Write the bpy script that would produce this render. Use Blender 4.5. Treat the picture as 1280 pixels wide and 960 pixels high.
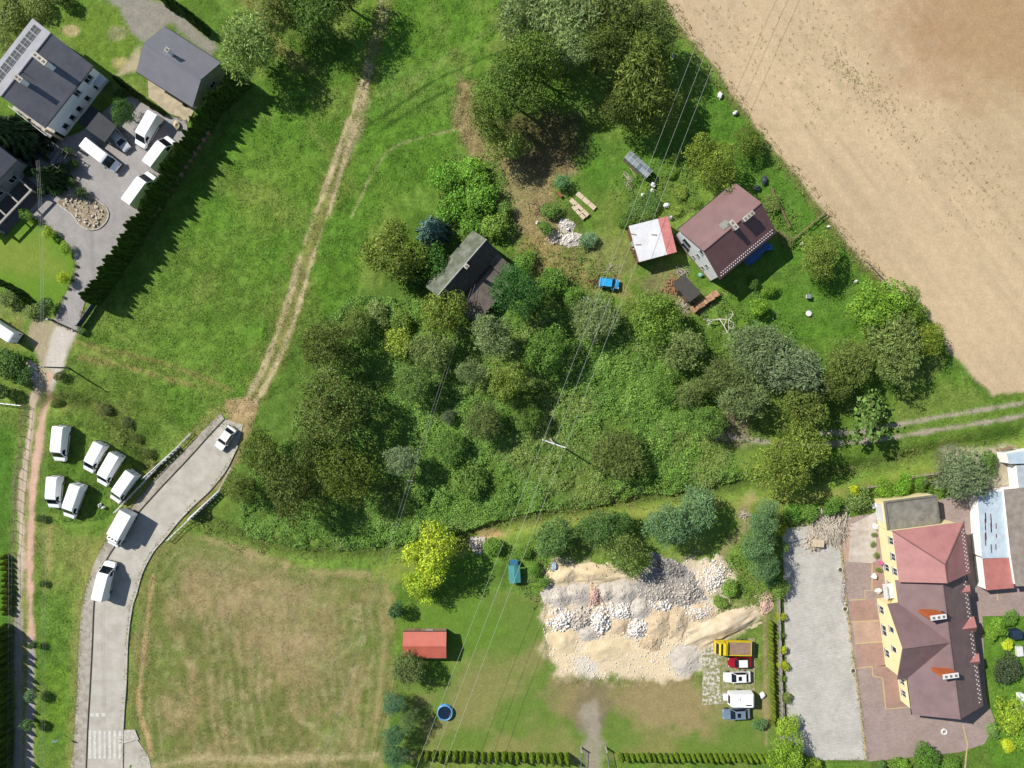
import bpy, bmesh, math, random
import numpy as np
from mathutils import Vector, Matrix

for o in list(bpy.data.objects):
    bpy.data.objects.remove(o)
scene = bpy.context.scene
C = scene.collection

# ------------------------------------------------------------------ camera, sky, sun, exposure
CAM_H, FOC = 118.0, 887.0          # drone height in metres, focal length in photo pixels (1280 wide)
cam = bpy.data.cameras.new('camera')
cam.sensor_width = 36.0
cam.lens = 36.0 * FOC / 1280.0
cam.clip_end = 5000.0
cam_ob = bpy.data.objects.new('camera', cam)
C.objects.link(cam_ob)
cam_ob.location = (0, 0, CAM_H)
scene.camera = cam_ob

SUN_EL = math.radians(42.5)
SHX, SHY = math.cos(math.radians(-32)), math.sin(math.radians(-32))     # shadows fall this way
world = bpy.data.worlds.new('World')
scene.world = world
world.use_nodes = True
wn = world.node_tree
bg = wn.nodes['Background']
sky = wn.nodes.new('ShaderNodeTexSky')
sky.sky_type = 'NISHITA'
sky.sun_disc = False
sky.sun_elevation = SUN_EL
sky.sun_rotation = math.atan2(-SHX, -SHY)
sky.dust_density = 0.6
wn.links.new(sky.outputs[0], bg.inputs[0])
bg.inputs[1].default_value = 0.085
sun = bpy.data.lights.new('sun', 'SUN')
sun.energy = 5.0
sun.angle = math.radians(0.53)
sun.color = (1.0, 0.955, 0.88)
sun_ob = bpy.data.objects.new('sun', sun)
C.objects.link(sun_ob)
sun_ob.location = (-60, 40, 90)
sun_ob.rotation_euler = Vector((SHX * math.cos(SUN_EL), SHY * math.cos(SUN_EL), -math.sin(SUN_EL))).to_track_quat('-Z', 'Y').to_euler()
scene.view_settings.view_transform = 'Standard'
scene.view_settings.look = 'None'
scene.view_settings.exposure = 0.34
scene.view_settings.gamma = 1.0
scene.view_settings.use_curve_mapping = False

# ------------------------------------------------------------------ helpers
def W(u, v, z=0.0):
    """photo position -> point of the place at height z"""
    s = (CAM_H - z) / FOC
    return Vector(((u - 640) * s, (480 - v) * s, z))

def lin(h, k=0.74):
    r = []
    for i in (0, 2, 4):
        c = int(h[i:i + 2], 16) / 255.0
        r.append((c / 12.92 if c <= 0.04045 else ((c + 0.055) / 1.055) ** 2.4) * k)
    return tuple(r)

def tag(o, label=None, cat=None, group=None, kind=None):
    if label: o['label'] = label
    if cat: o['category'] = cat
    if group: o['group'] = group
    if kind: o['kind'] = kind
    return o

def thing(name, label, cat, loc=(0, 0, 0), rz=0.0, group=None):
    o = bpy.data.objects.new(name, None)
    o.empty_display_size = 0.3
    C.objects.link(o)
    o.location = loc
    o.rotation_euler = (0, 0, rz)
    return tag(o, label, cat, group)

def link(name, me, parent=None, mat=None):
    o = bpy.data.objects.new(name, me)
    C.objects.link(o)
    if parent is not None: o.parent = parent
    if mat is not None and not me.materials: me.materials.append(mat)
    return o

class MB:
    def __init__(s): s.v, s.f = [], []
    def add(s, vs, fs):
        n = len(s.v); s.v += [tuple(p) for p in vs]; s.f += [tuple(i + n for i in f) for f in fs]; return s
    def box(s, a, b):
        x0, y0, z0 = a; x1, y1, z1 = b
        return s.add([(x0,y0,z0),(x1,y0,z0),(x1,y1,z0),(x0,y1,z0),(x0,y0,z1),(x1,y0,z1),(x1,y1,z1),(x0,y1,z1)],
                     [(3,2,1,0),(4,5,6,7),(0,1,5,4),(1,2,6,5),(2,3,7,6),(3,0,4,7)])
    def obox(s, c, t, lx, ly, z0, z1):
        """box centred at c (x,y), long axis t"""
        t = Vector((t[0], t[1])).normalized(); n = Vector((-t.y, t.x)); c = Vector((c[0], c[1]))
        q = [c + t*a*lx/2 + n*b*ly/2 for a, b in ((-1,-1),(1,-1),(1,1),(-1,1))]
        return s.prism([(p.x, p.y) for p in q], z0, z1)
    def prism(s, poly, z0, z1):
        n = len(poly)
        a = sum(poly[i][0]*poly[(i+1)%n][1] - poly[(i+1)%n][0]*poly[i][1] for i in range(n))
        if a < 0: poly = poly[::-1]
        return s.add([(x,y,z0) for x,y in poly] + [(x,y,z1) for x,y in poly],
              [tuple(range(n-1,-1,-1)), tuple(range(n,2*n))] + [(i,(i+1)%n,n+(i+1)%n,n+i) for i in range(n)])
    def slab(s, pts, t):
        """thick sheet: pts counter-clockwise seen from outside, thickened inwards by t"""
        p = [Vector(q) for q in pts]
        nrm = (p[1]-p[0]).cross(p[2]-p[0]).normalized()
        n = len(p); lo = [q - nrm*t for q in p]
        return s.add(p + lo, [tuple(range(n)), tuple(range(2*n-1,n-1,-1))] + [((i+1)%n, i, n+i, n+(i+1)%n) for i in range(n)])
    def tube(s, p0, p1, r0, r1=None, n=6):
        r1 = r0 if r1 is None else r1
        p0, p1 = Vector(p0), Vector(p1); d = (p1-p0)
        if d.length < 1e-6: return s
        d.normalize(); a = d.orthogonal().normalized(); b = d.cross(a)
        vs = []
        for p, r in ((p0, r0), (p1, r1)):
            vs += [p + (a*math.cos(k*2*math.pi/n) + b*math.sin(k*2*math.pi/n))*r for k in range(n)]
        return s.add(vs, [(k,(k+1)%n,n+(k+1)%n,n+k) for k in range(n)] + [tuple(range(n-1,-1,-1)), tuple(range(n,2*n))])
    def mesh(s, name, bevel=0.0, smooth=False, seg=2):
        me = bpy.data.meshes.new(name)
        me.from_pydata(s.v, [], s.f)
        if bevel > 0:
            bm = bmesh.new(); bm.from_mesh(me)
            bmesh.ops.bevel(bm, geom=[e for e in bm.edges if e.is_manifold and e.calc_face_angle(0) > 0.3], offset=bevel, segments=seg, profile=0.5, affect='EDGES', clamp_overlap=True)
            bm.to_mesh(me); bm.free()
        if smooth:
            me.polygons.foreach_set('use_smooth', [True]*len(me.polygons))
        me.update()
        return me
    def build(s, name, mat, parent=None, bevel=0.0, smooth=False, seg=2):
        return link(name, s.mesh(name, bevel, smooth, seg), parent, mat)

def np_mesh(name, V, Q, tint=None, mat=None, attr='tint'):
    me = bpy.data.meshes.new(name)
    k = Q.shape[1]; n = len(Q)
    me.vertices.add(len(V)); me.vertices.foreach_set('co', np.ascontiguousarray(V, dtype=np.float32).ravel())
    me.loops.add(n*k); me.loops.foreach_set('vertex_index', np.ascontiguousarray(Q, dtype=np.int32).ravel())
    me.polygons.add(n); me.polygons.foreach_set('loop_start', np.arange(0, n*k, k, dtype=np.int32))
    me.polygons.foreach_set('loop_total', np.full(n, k, dtype=np.int32))
    me.update(calc_edges=True)
    if tint is not None:
        a = me.attributes.new(attr, 'FLOAT_COLOR', 'POINT')
        c = np.ones((len(V), 4), dtype=np.float32); c[:, :3] = tint
        a.data.foreach_set('color', c.ravel())
    if mat: me.materials.append(mat)
    return me

# value noise in numpy
def vnoise(x, y, seed):
    r = np.random.RandomState(seed).rand(256, 256)
    xi = np.floor(x).astype(int); yi = np.floor(y).astype(int)
    fx = x - xi; fy = y - yi
    fx = fx*fx*(3-2*fx); fy = fy*fy*(3-2*fy)
    a = r[xi % 256, yi % 256]; b = r[(xi+1) % 256, yi % 256]; c = r[xi % 256, (yi+1) % 256]; d = r[(xi+1) % 256, (yi+1) % 256]
    return (a*(1-fx)+b*fx)*(1-fy) + (c*(1-fx)+d*fx)*fy
def fbm(x, y, sc, octv=4, seed=0, g=0.55):
    t = 0; a = 1; s = 0
    for i in range(octv):
        ang = 0.6*i + 0.3
        xr = x*math.cos(ang) - y*math.sin(ang); yr = x*math.sin(ang) + y*math.cos(ang)
        t = t + a*vnoise(xr/sc*2**i + 17.3*i, yr/sc*2**i + 9.1*i, seed+i); s += a; a *= g
    return t/s           # 0..1
def sstep(a, b, x):
    t = np.clip((x-a)/(b-a), 0, 1); return t*t*(3-2*t)
def dist_line(U, V, pts):
    d = np.full(U.shape, 1e9)
    for (x0, y0), (x1, y1) in zip(pts[:-1], pts[1:]):
        dx, dy = x1-x0, y1-y0; L = dx*dx+dy*dy + 1e-9
        t = np.clip(((U-x0)*dx + (V-y0)*dy)/L, 0, 1)
        d = np.minimum(d, np.hypot(U-x0-t*dx, V-y0-t*dy))
    return d
def inside(U, V, poly):
    r = np.zeros(U.shape, bool); n = len(poly)
    for i in range(n):
        x0, y0 = poly[i]; x1, y1 = poly[(i+1) % n]
        if y0 == y1: continue
        c = ((y0 > V) != (y1 > V)) & (U < (x1-x0)*(V-y0)/(y1-y0) + x0)
        r ^= c
    return r
def sdist(U, V, poly):
    d = dist_line(U, V, list(poly)+[poly[0]])
    return np.where(inside(U, V, poly), -d, d)
def smooth_line(pts, n=6):
    """Catmull-Rom through the points"""
    P = [pts[0]] + list(pts) + [pts[-1]]; out = []
    for i in range(1, len(P)-2):
        p0, p1, p2, p3 = [np.array(q, float) for q in P[i-1:i+3]]
        for k in range(n):
            t = k/n
            out.append(tuple(0.5*((2*p1)+(-p0+p2)*t+(2*p0-5*p1+4*p2-p3)*t*t+(-p0+3*p1-3*p2+p3)*t**3)))
    out.append(tuple(pts[-1])); return out

# ------------------------------------------------------------------ materials
def nodes_of(name):
    m = bpy.data.materials.new(name); m.use_nodes = True
    nt = m.node_tree; return m, nt, nt.nodes['Principled BSDF']
MATS = {}
def mat(name, col, col2=None, sc=2.0, rough=0.7, metal=0.0, bump=0.0, bsc=None, wave=None, spec=0.4, det=6.0, world=False, edge=(0.35, 0.65)):
    """procedural surface: two colours mixed by noise (or bands), with relief"""
    if name in MATS: return MATS[name]
    m, nt, b = nodes_of(name); N = nt.nodes.new; L = nt.links.new
    c1 = lin(col) if isinstance(col, str) else col
    c2 = (lin(col2) if isinstance(col2, str) else col2) if col2 else tuple(x*0.86 for x in c1)
    tc = N('ShaderNodeTexCoord')
    vec = tc.outputs['Object']
    if world:
        g = N('ShaderNodeNewGeometry'); vec = g.outputs['Position']
    no = N('ShaderNodeTexNoise'); no.inputs['Scale'].default_value = sc; no.inputs['Detail'].default_value = det; no.inputs['Roughness'].default_value = 0.65
    L(vec, no.inputs['Vector'])
    mr = N('ShaderNodeMapRange'); mr.inputs[1].default_value = edge[0]; mr.inputs[2].default_value = edge[1]
    L(no.outputs['Fac'], mr.inputs[0])
    mx = N('ShaderNodeMix'); mx.data_type = 'RGBA'
    mx.inputs[6].default_value = (*c1, 1); mx.inputs[7].default_value = (*c2, 1)
    L(mr.outputs[0], mx.inputs[0]); L(mx.outputs[2], b.inputs['Base Color'])
    b.inputs['Roughness'].default_value = rough; b.inputs['Metallic'].default_value = metal
    b.inputs['Specular IOR Level'].default_value = spec
    h = None
    if wave:
        wv = N('ShaderNodeTexWave'); wv.wave_type = 'BANDS'; wv.bands_direction = wave[0]; wv.inputs['Scale'].default_value = wave[1]
        wv.inputs['Distortion'].default_value = wave[3] if len(wave) > 3 else 0.0
        L(tc.outputs['Object'], wv.inputs['Vector'])
        bp = N('ShaderNodeBump'); bp.inputs['Strength'].default_value = wave[2]; bp.inputs['Distance'].default_value = 0.06
        L(wv.outputs['Fac'], bp.inputs['Height']); L(bp.outputs[0], b.inputs['Normal']); h = bp
    if bump > 0:
        n2 = N('ShaderNodeTexNoise'); n2.inputs['Scale'].default_value = bsc or sc*4; n2.inputs['Detail'].default_value = 4
        L(vec, n2.inputs['Vector'])
        bp = N('ShaderNodeBump'); bp.inputs['Strength'].default_value = bump; bp.inputs['Distance'].default_value = 0.08
        L(n2.outputs['Fac'], bp.inputs['Height'])
        if h: L(h.outputs[0], bp.inputs['Normal'])
        L(bp.outputs[0], b.inputs['Normal'])
    MATS[name] = m
    return m

def paver_mat(name, col, col2, mortar, bw, bh, rot=0.0):
    m, nt, b = nodes_of(name); N = nt.nodes.new; L = nt.links.new
    g = N('ShaderNodeNewGeometry'); mp = N('ShaderNodeMapping'); mp.inputs['Rotation'].default_value = (0, 0, rot)
    L(g.outputs['Position'], mp.inputs['Vector'])
    br = N('ShaderNodeTexBrick'); br.inputs['Scale'].default_value = 1.0
    br.inputs['Color1'].default_value = (*lin(col), 1); br.inputs['Color2'].default_value = (*lin(col2), 1); br.inputs['Mortar'].default_value = (*lin(mortar), 1)
    br.inputs['Brick Width'].default_value = bw; br.inputs['Row Height'].default_value = bh; br.inputs['Mortar Size'].default_value = 0.02
    L(mp.outputs[0], br.inputs['Vector'])
    no = N('ShaderNodeTexNoise'); no.inputs['Scale'].default_value = 0.35; no.inputs['Detail'].default_value = 8; no.inputs['Roughness'].default_value = 0.7
    L(g.outputs['Position'], no.inputs['Vector'])
    mr = N('ShaderNodeMapRange'); mr.inputs[1].default_value = 0.3; mr.inputs[2].default_value = 0.7; mr.inputs[3].default_value = 0.78; mr.inputs[4].default_value = 1.12
    L(no.outputs['Fac'], mr.inputs[0])
    mx = N('ShaderNodeMix'); mx.data_type = 'RGBA'; mx.blend_type = 'MULTIPLY'; mx.inputs[0].default_value = 1
    L(br.outputs['Color'], mx.inputs[6]); L(mr.outputs[0], mx.inputs[7]); L(mx.outputs[2], b.inputs['Base Color'])
    b.inputs['Roughness'].default_value = 0.9
    bp = N('ShaderNodeBump'); bp.inputs['Strength'].default_value = 0.3; bp.inputs['Distance'].default_value = 0.02; bp.invert = True
    L(br.outputs['Fac'], bp.inputs['Height']); L(bp.outputs[0], b.inputs['Normal'])
    return m

def leaf_mat(name, transl=0.25, objcol=True):
    """foliage: the plant's own colour times the leaf's own tint"""
    m, nt, b = nodes_of(name); N = nt.nodes.new; L = nt.links.new
    at = N('ShaderNodeAttribute'); at.attribute_name = 'tint'
    src = at.outputs['Color']
    if objcol:
        oi = N('ShaderNodeObjectInfo')
        mx = N('ShaderNodeMix'); mx.data_type = 'RGBA'; mx.blend_type = 'MULTIPLY'; mx.inputs[0].default_value = 1
        L(oi.outputs['Color'], mx.inputs[6]); L(src, mx.inputs[7]); src = mx.outputs[2]
    b.inputs['Roughness'].default_value = 0.6; b.inputs['Specular IOR Level'].default_value = 0.25
    L(src, b.inputs['Base Color'])
    tr = N('ShaderNodeBsdfTranslucent'); L(src, tr.inputs['Color'])
    ms = N('ShaderNodeMixShader'); ms.inputs[0].default_value = transl
    out = nt.nodes['Material Output']
    L(b.outputs[0], ms.inputs[1]); L(tr.outputs[0], ms.inputs[2]); L(ms.outputs[0], out.inputs['Surface'])
    return m
M_LEAF = leaf_mat('foliage')
M_WEED = leaf_mat('weed_foliage', 0.2, objcol=False)
M_BARK = mat('bark', '6b5a48', '4a3d30', sc=3, rough=0.9, bump=0.5)
M_DEADWOOD = mat('dead_wood', 'b5a994', '857868', sc=3, rough=0.9)
M_GLASS = mat('window_glass', '1c242b', '2b3640', sc=0.6, rough=0.08, spec=0.6)
M_WHITE = mat('white_render', (.86,.86,.85), (.8,.8,.78), sc=0.7, rough=0.85)
M_TRIM = mat('white_trim', 'efefed', 'dddddb', rough=0.5)
M_DARKTRIM = mat('dark_trim', '33302f', '272524', rough=0.6)
M_CONC = mat('concrete', 'c9c3b8', 'aaa498', sc=0.8, rough=0.9, bump=0.2)
M_STEEL = mat('galvanised_steel', 'b9bdc0', '9aa0a4', sc=2, rough=0.45, metal=0.5)
M_WOOD = mat('weathered_wood', 'a58a6a', '7b6650', sc=2.5, rough=0.85)
M_BLACK = mat('black_rubber', '1a1a1b', '242425', rough=0.8)
M_VANW = mat('van_white_paint', (.84,.85,.86), (.8,.81,.82), sc=0.5, rough=0.25, spec=0.5)
M_CARG = mat('vehicle_glass', '14191e', '1d242b', sc=0.5, rough=0.06, spec=0.6)
M_PLAST = mat('black_plastic', '232425', '2d2e30', rough=0.6)
M_LAMP = mat('lamp_lens', 'd8dde0', 'b4babd', rough=0.2)
M_TAIL = mat('tail_lens', '8c1512', '6f0f0d', rough=0.25)
M_RIM = mat('wheel_rim', 'a9adb0', '8d9194', rough=0.35, metal=0.6)
# ------------------------------------------------------------------ the ground
PXM = FOC / CAM_H
DITCH = smooth_line([(60,500),(95,503),(140,520),(170,560),(197,600),(245,640),(290,668),(380,692),(480,688),(560,676),(640,654),(720,641),(800,627),(880,614),(960,602),(1060,588),(1140,572),(1280,545)])
ROAD_R = smooth_line([(152,990),(153,912),(157,850),(159,800),(164,760),(170,740),(177,715),(190,690),(205,672),(222,651),(240,632),(262,611),(280,589),(290,570),(299,550),(304,531)])
ROAD_L = smooth_line([(107,990),(110,912),(113,860),(116,800),(118,755),(123,720),(135,697),(150,674),(170,645),(200,611),(235,574),(262,544),(281,524)])
SHOULD = smooth_line([(90,990),(94,912),(97,860),(100,790),(105,750),(118,705),(130,682),(149,657),(172,626),(200,593),(240,553),(266,526),(276,516)])
TRK_A = smooth_line([(478,-20),(474,20),(462,62),(455,95),(441,140),(430,165),(416,210),(405,240),(390,280),(375,322),(361,372),(345,420),(325,468),(305,503),(292,524)])
TRK_B = smooth_line([(486,-20),(482,20),(469,62),(462,95),(450,140),(441,165),(428,210),(419,240),(403,288),(388,332),(374,382),(357,430),(338,472),(318,505),(303,530)])
LEFT_A = smooth_line([(50,470),(41,507),(36,545),(28,600),(26,640),(26,700),(24,760),(23,830),(23,900),(22,980)])
LEFT_B = smooth_line([(62,470),(55,512),(49,552),(41,612),(38.5,660),(37,710),(38,760),(39,800),(38,900),(36,980)])
DRIVE = [(67,401),(96,414),(106,379),(120,352),(150,308),(168,280),(184,250),(206,216),(236,165),(232,150),(205,143),(190,128),(160,120),(140,130),(100,165),(60,180),(22,200),(-6,215),(-6,246),(8,247),(26,258),(44,274),(62,283),(78,297),(91,316),(95,332),(90,352),(80,372)]
YARD_GREY = [(978,660),(1046,655),(1053,700),(1058,760),(1066,820),(1073,870),(1083,950),(1020,950),(985,930),(982,860),(980,760)]
FIELD = [(828,-40),(836,12),(858,44),(890,80),(925,130),(962,180),(1000,225),(1040,280),(1078,325),(1112,362),(1150,385),(1168,410),(1186,440),(1215,470),(1243,493),(1290,488),(1500,470),(1500,-200),(828,-200)]
MOWN = [(196,690),(225,668),(262,672),(330,690),(400,712),(484,716),(492,780),(490,860),(476,990),(178,990),(168,900),(164,840),(168,790),(178,735)]
LAWN = [(500,760),(560,745),(640,740),(676,745),(682,830),(700,860),(960,850),(975,760),(972,950),(500,950)]
RUBBLE = [(678,716),(690,702),(740,703),(800,712),(830,700),(880,698),(908,702),(906,740),(895,770),(940,755),(946,770),(890,810),(875,835),(830,850),(760,850),(700,845),(684,815),(676,760)]
STRIP = smooth_line([(480,716),(560,690),(640,664),(720,650),(800,640),(880,632),(960,628),(1040,618),(1120,600),(1200,586),(1290,560)])

def axis(lo, hi, step, far):
    mid = np.arange(lo, hi + step*0.5, step)
    out = []
    d = 4.0; x = 0.0
    while x < far:
        x += d; d *= 1.8; out.append(x)
    out = np.array(out)
    return np.concatenate([lo - out[::-1], mid, hi + out])
gx = axis(-92, 92, 0.34, 1400.0); gy = axis(-70, 70, 0.34, 1400.0)
GX, GY = np.meshgrid(gx, gy)
U = 640 + GX*PXM; V = 480 - GY*PXM

def ground_z_uv(u, v):
    d = dist_line(u, v, DITCH)/PXM
    r = np.minimum(dist_line(u, v, ROAD_R[2:]), dist_line(u, v, ROAD_L[2:]))/PXM
    return -1.1*np.exp(-(d/1.5)**2) * sstep(1.0, 4.0, r)

col = np.zeros(GX.shape + (3,)); amp = np.full(GX.shape, 1.0)
def P3(h): return np.array(lin(h))
def put(m, c, a=None):
    global col, amp
    c = P3(c) if isinstance(c, str) else c
    col = col*(1-m[..., None]) + c*m[..., None]
    if a is not None: amp = amp*(1-m) + a*m
nz1 = fbm(GX, GY, 14, 5, 1); nz2 = fbm(GX, GY, 4.0, 4, 11); nz3 = fbm(GX, GY, 1.6, 3, 21); nz4 = fbm(GX, GY, 0.8, 2, 31)
edge = (nz2-0.5)*1.2 + (nz3-0.5)*1.4            # wobbles the borders
def poly(pts, feather=6, wob=10): return sstep(feather, -feather, sdist(U, V, pts) + edge*wob)
def line(pts, hw, feather=3, wob=4): return sstep(hw+feather, hw-feather, dist_line(U, V, pts) + edge*wob)
def blob(u, v, ru, rv=None, wob=0.5):
    rv = rv or ru; return sstep(1.25, 0.6, np.hypot((U-u)/ru, (V-v)/rv) + edge*wob)
# base: rank green meadow with lighter and drier drifts
col[:] = P3('60802f')
put(sstep(0.42, 0.62, nz1)*0.7, '6a8e35'); put(sstep(0.5, 0.7, nz2)*0.5, '82a348'); put(sstep(0.52, 0.3, nz3)*0.45, '4f6e27')
put(sstep(0.6, 0.75, fbm(GX, GY, 9, 4, 55))*0.5, '8c9a4c')
# lush meadow either side of the track
put(poly([(100,430),(130,370),(310,110),(420,130),(470,-30),(640,-30),(600,110),(560,200),(480,270),(440,380),(360,480),(300,560),(250,560),(190,470)], 12, 16)*0.75*(0.35+0.65*nz2), '669630')
put(poly([(300,180),(405,190),(395,240),(330,300),(290,260)], 18, 20)*0.5*nz2, '8a9a45')
put(poly([(470,90),(600,60),(590,110),(560,150),(470,140)], 12, 18)*0.4, '82a04a')
put(sstep(0.5, 0.7, fbm(GX, GY, 17, 4, 301))*0.28*(.4+nz3), '8f9c4c'); put(sstep(0.56, 0.7, fbm(GX, GY, 6, 4, 311))*0.2, 'a5a05e')
# faint mower and tyre lines across the meadow
for ln in ([(455,160),(500,130),(545,100),(600,75),(640,60)], [(462,172),(520,135),(570,108),(640,78)], [(452,240),(480,195),(510,175),(575,160)]):
    put(line(smooth_line(ln), 1.6, 1.5, 2)*0.75, '3c5f22')
put(line(smooth_line([(440,270),(470,210),(500,180),(580,160)]), 1.6, 1.8, 2)*0.7, 'b4b878')
for o_ in (0, 9):
    put(line(smooth_line([(470+o_,120),(520+o_,95),(570+o_,62),(620+o_,30)]), 1.5, 1.6, 2)*0.45, '9aa860')
# central wild ground, darker soil beneath the weeds
put(poly([(360,420),(470,360),(560,300),(640,350),(750,380),(880,430),(920,560),(900,610),(700,640),(560,680),(300,660),(280,600)], 14, 20)*0.7, '5f7c34', 1.0)
# top middle: bare ground under the big grove, dry grass to its west
put(poly([(575,90),(590,100),(600,160),(640,200),(600,205),(575,180),(566,120)], 8, 14)*0.85, 'a8946b')
put(poly([(640,200),(700,185),(730,215),(690,230),(700,270),(700,330),(650,290),(625,240)], 8, 14)*0.75*(.5+nz2), 'b39a74')
put(poly([(640,300),(680,290),(740,340),(780,350),(800,380),(720,350),(650,345)], 10, 16)*0.75, 'ab9a62')
put(poly([(620,150),(720,140),(740,200),(660,215)], 14, 16)*0.75, '6a5840')
put(poly([(700,290),(790,300),(800,350),(720,330)], 14, 20)*0.55, '93935a')
put(poly([(820,320),(850,345),(900,380),(870,395),(800,370)], 8, 10)*0.55, '9a8a68')
put(poly([(740,175),(840,170),(900,100),(870,60),(940,150),(1010,230),(1100,350),(1150,400),(1050,420),(960,440),(930,370),(990,290),(860,190),(780,240),(720,220)], 10, 14)*0.6, '58882c')
put(poly([(880,510),(940,520),(935,560),(890,548)], 8, 10)*0.85, '8f7c69')
# fields
fm = poly(FIELD, 2.5, 5)
fn = fbm(GX, GY, 22, 5, 77); rowd = (GX*0.80 + GY*0.60)
streak = fbm(rowd*6, (GX*-0.60 + GY*0.80)*0.35, 5, 4, 91)
fcol = P3('cab391')[None, None]*(0.84 + 0.30*fn[..., None])*(0.87 + 0.26*streak[..., None])
rb = sstep(0.9, 0.2, np.hypot((U-1260)/260, (V-40)/150) + edge*0.25)[..., None]
fcol = fcol*(1-rb*0.75) + P3('ab8763')*rb*0.75*(0.9+0.2*fn[..., None])
gb = sstep(0.35, 0.9, (U-1080)/200)[..., None]*sstep(420, 150, V)[..., None]
fcol = fcol*(1-gb*0.25) + P3('b7a37c')*gb*0.25
put(fm, fcol, 0.12)
weeds_on_field = sstep(0.60, 0.72, fbm(rowd*1.0, (GX*-0.60+GY*0.80)*0.5, 0.9, 2, 131))*sstep(0.45, 0.66, fbm(GX, GY, 16, 3, 141))
put(fm*weeds_on_field*0.22, '9a9468')
put(line([(828,-20),(836,12),(858,44),(890,80),(925,130),(962,180),(1000,225),(1040,280),(1078,325),(1112,362)], 6, 5, 8)*0.7*(1-fm), '7f7a4c')
# mown hay field, straw on green
mm = poly(MOWN, 5, 8); hay = fbm(GX*1.0, GY*0.6, 3.2, 5, 61, .62)
put(mm, '7b8046', 0.45); put(mm*sstep(0.44, 0.66, hay)*0.75, 'a69468'); put(mm*sstep(0.52, 0.36, fbm(GX, GY, 6, 5, 63))*0.7, '768a40'); put(mm*sstep(.52,.7,nz3)*.3,'c2b48a'); put(mm*sstep(.5,.34,nz4)*.3,'6f7e40')
ms = -sdist(U, V, MOWN); wv = 16*(fbm(GX, GY, 12, 3, 65)-.5) + 5*(nz2-.5)
ring = 0.5+0.5*np.sin((np.where(ms < 42, ms, U-0.12*V) + wv)*2*math.pi/13.0)     # mower passes: rounds at the edge, straight runs inside
put(mm*sstep(46, 14, ms + 26*(nz2-.5))*0.55, '74863e')
brk = sstep(.38, .62, fbm(GX, GY, 5, 4, 67))
put(mm*sstep(.6, .98, ring)*brk*0.28, 'b5a67c'); put(mm*sstep(.35, .05, ring)*brk*0.26, '667638')
put(mm*poly([(230,690),(320,700),(400,730),(440,800),(400,860),(300,800),(240,760)], 25, 30)*.55*nz2*1.5, 'b39c78')
put(line(smooth_line([(192,720),(186,760),(180,810),(176,850),(174,885),(183,915),(190,945)]), 2.4, 1.6, 3)*0.85, 'c8aa7d')
put(line(smooth_line([(255,672),(290,684),(340,702),(400,716),(450,716),(490,722)]), 3.5, 5, 9)*0.55, 'bda87c')
put(line([(485,730),(478,820),(470,900)], 6, 6, 12)*0.45, 'b5a074')
put(line([(195,958),(250,948),(330,950),(470,945)], 4, 4, 8)*0.7, 'c3b486')
put(line([(470,760),(452,830),(432,900),(420,950)], 1.6, 1.6, 3)*0.35, '66743c')
put(poly([(240,645),(300,650),(380,690),(480,700),(470,716),(390,706),(300,680),(245,668)], 6, 8)*0.7, '6c8a3a')
# garden lawn with worn places
lm = poly(LAWN, 4, 5)
put(lm, '6d863a', 0.3); put(lm*sstep(0.45, 0.65, fbm(GX, GY, 10, 4, 71))*0.8, '8f8c56'); put(lm*poly([(500,745),(600,740),(640,790),(560,850),(500,830)], 16, 16)*0.6, '668a2e')
put(poly([(770,845),(860,830),(880,870),(890,920),(800,915),(765,880)], 16, 20)*0.95, '9f8f64'); put(poly([(690,840),(740,850),(730,900),(700,890)], 16, 20)*0.85, '98895c')
put(blob(742,882,26,40)*0.85, '766c5a'); put(blob(740,868,60,34)*0.6, '93865e'); put(line([(742,890),(742,990)], 11, 8, 14)*.9, 'a49a88', 0.2); put(line([(742,925),(743,990)], 2, 2, 2)*0.5, '8d8f6a')
put(line([(505,945),(720,950)], 6, 4, 5)*0.5, 'b3a174')
# sand spread under the heaps
sm = poly(RUBBLE, 8, 20)
put(sm, 'e6d2ae', 0.15); put(sm*sstep(0.5, 0.65, nz2)*0.5, 'd9c6a6'); put(sm*blob(740,745,60,30)*0.4, 'cdc0b2'); put(sm*blob(835,735,55,34)*0.7, 'aaa49e'); put(sm*blob(885,725,26,30)*0.6, 'd9cfc4'); put(sm*blob(860,825,22,20)*0.7, 'bcbcb0'); put(blob(735,830,16,22)*0.6, 'd8d4cc')  # grey rubble patch below the willows is partly painted tree shade
put(line([(681,715),(684,830)], 1.4, 1.5, 2)*0.6, '8a7a5c')
# mown strip along the ditch
put(line(STRIP, 12, 5, 7)*0.85, '80953f', 0.6); put(line(STRIP, 5, 5, 9)*0.45*nz2*1.5, 'a9a05c'); put(blob(610,668,16,6)*0.9, 'c9a67c')
put(line([(905,690),(930,660),(925,640),(940,620)], 6, 5, 8)*0.5, 'b8a27c')
put(line(smooth_line([(910,760),(960,745),(965,800),(962,900)]), 7, 5, 8)*0.45, '8a8a50')
put(line([(955,760),(958,930)], 2, 2, 3)*0.7, 'b09a76')
# the farm track at the right
put(line(smooth_line([(1000,553),(1060,551),(1120,543),(1180,532),(1230,520),(1300,505)]), 16, 5, 5)*0.8, '6f8f36')
for ln in ([(900,545),(1000,556),(1060,553),(1120,546),(1180,536),(1230,528),(1300,516)], [(1020,540),(1060,541),(1120,531),(1180,520),(1230,512),(1300,500)]):
    put(line(smooth_line(ln), 2.6, 2.2, 3.5), 'b0a492', 0.15)
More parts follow.
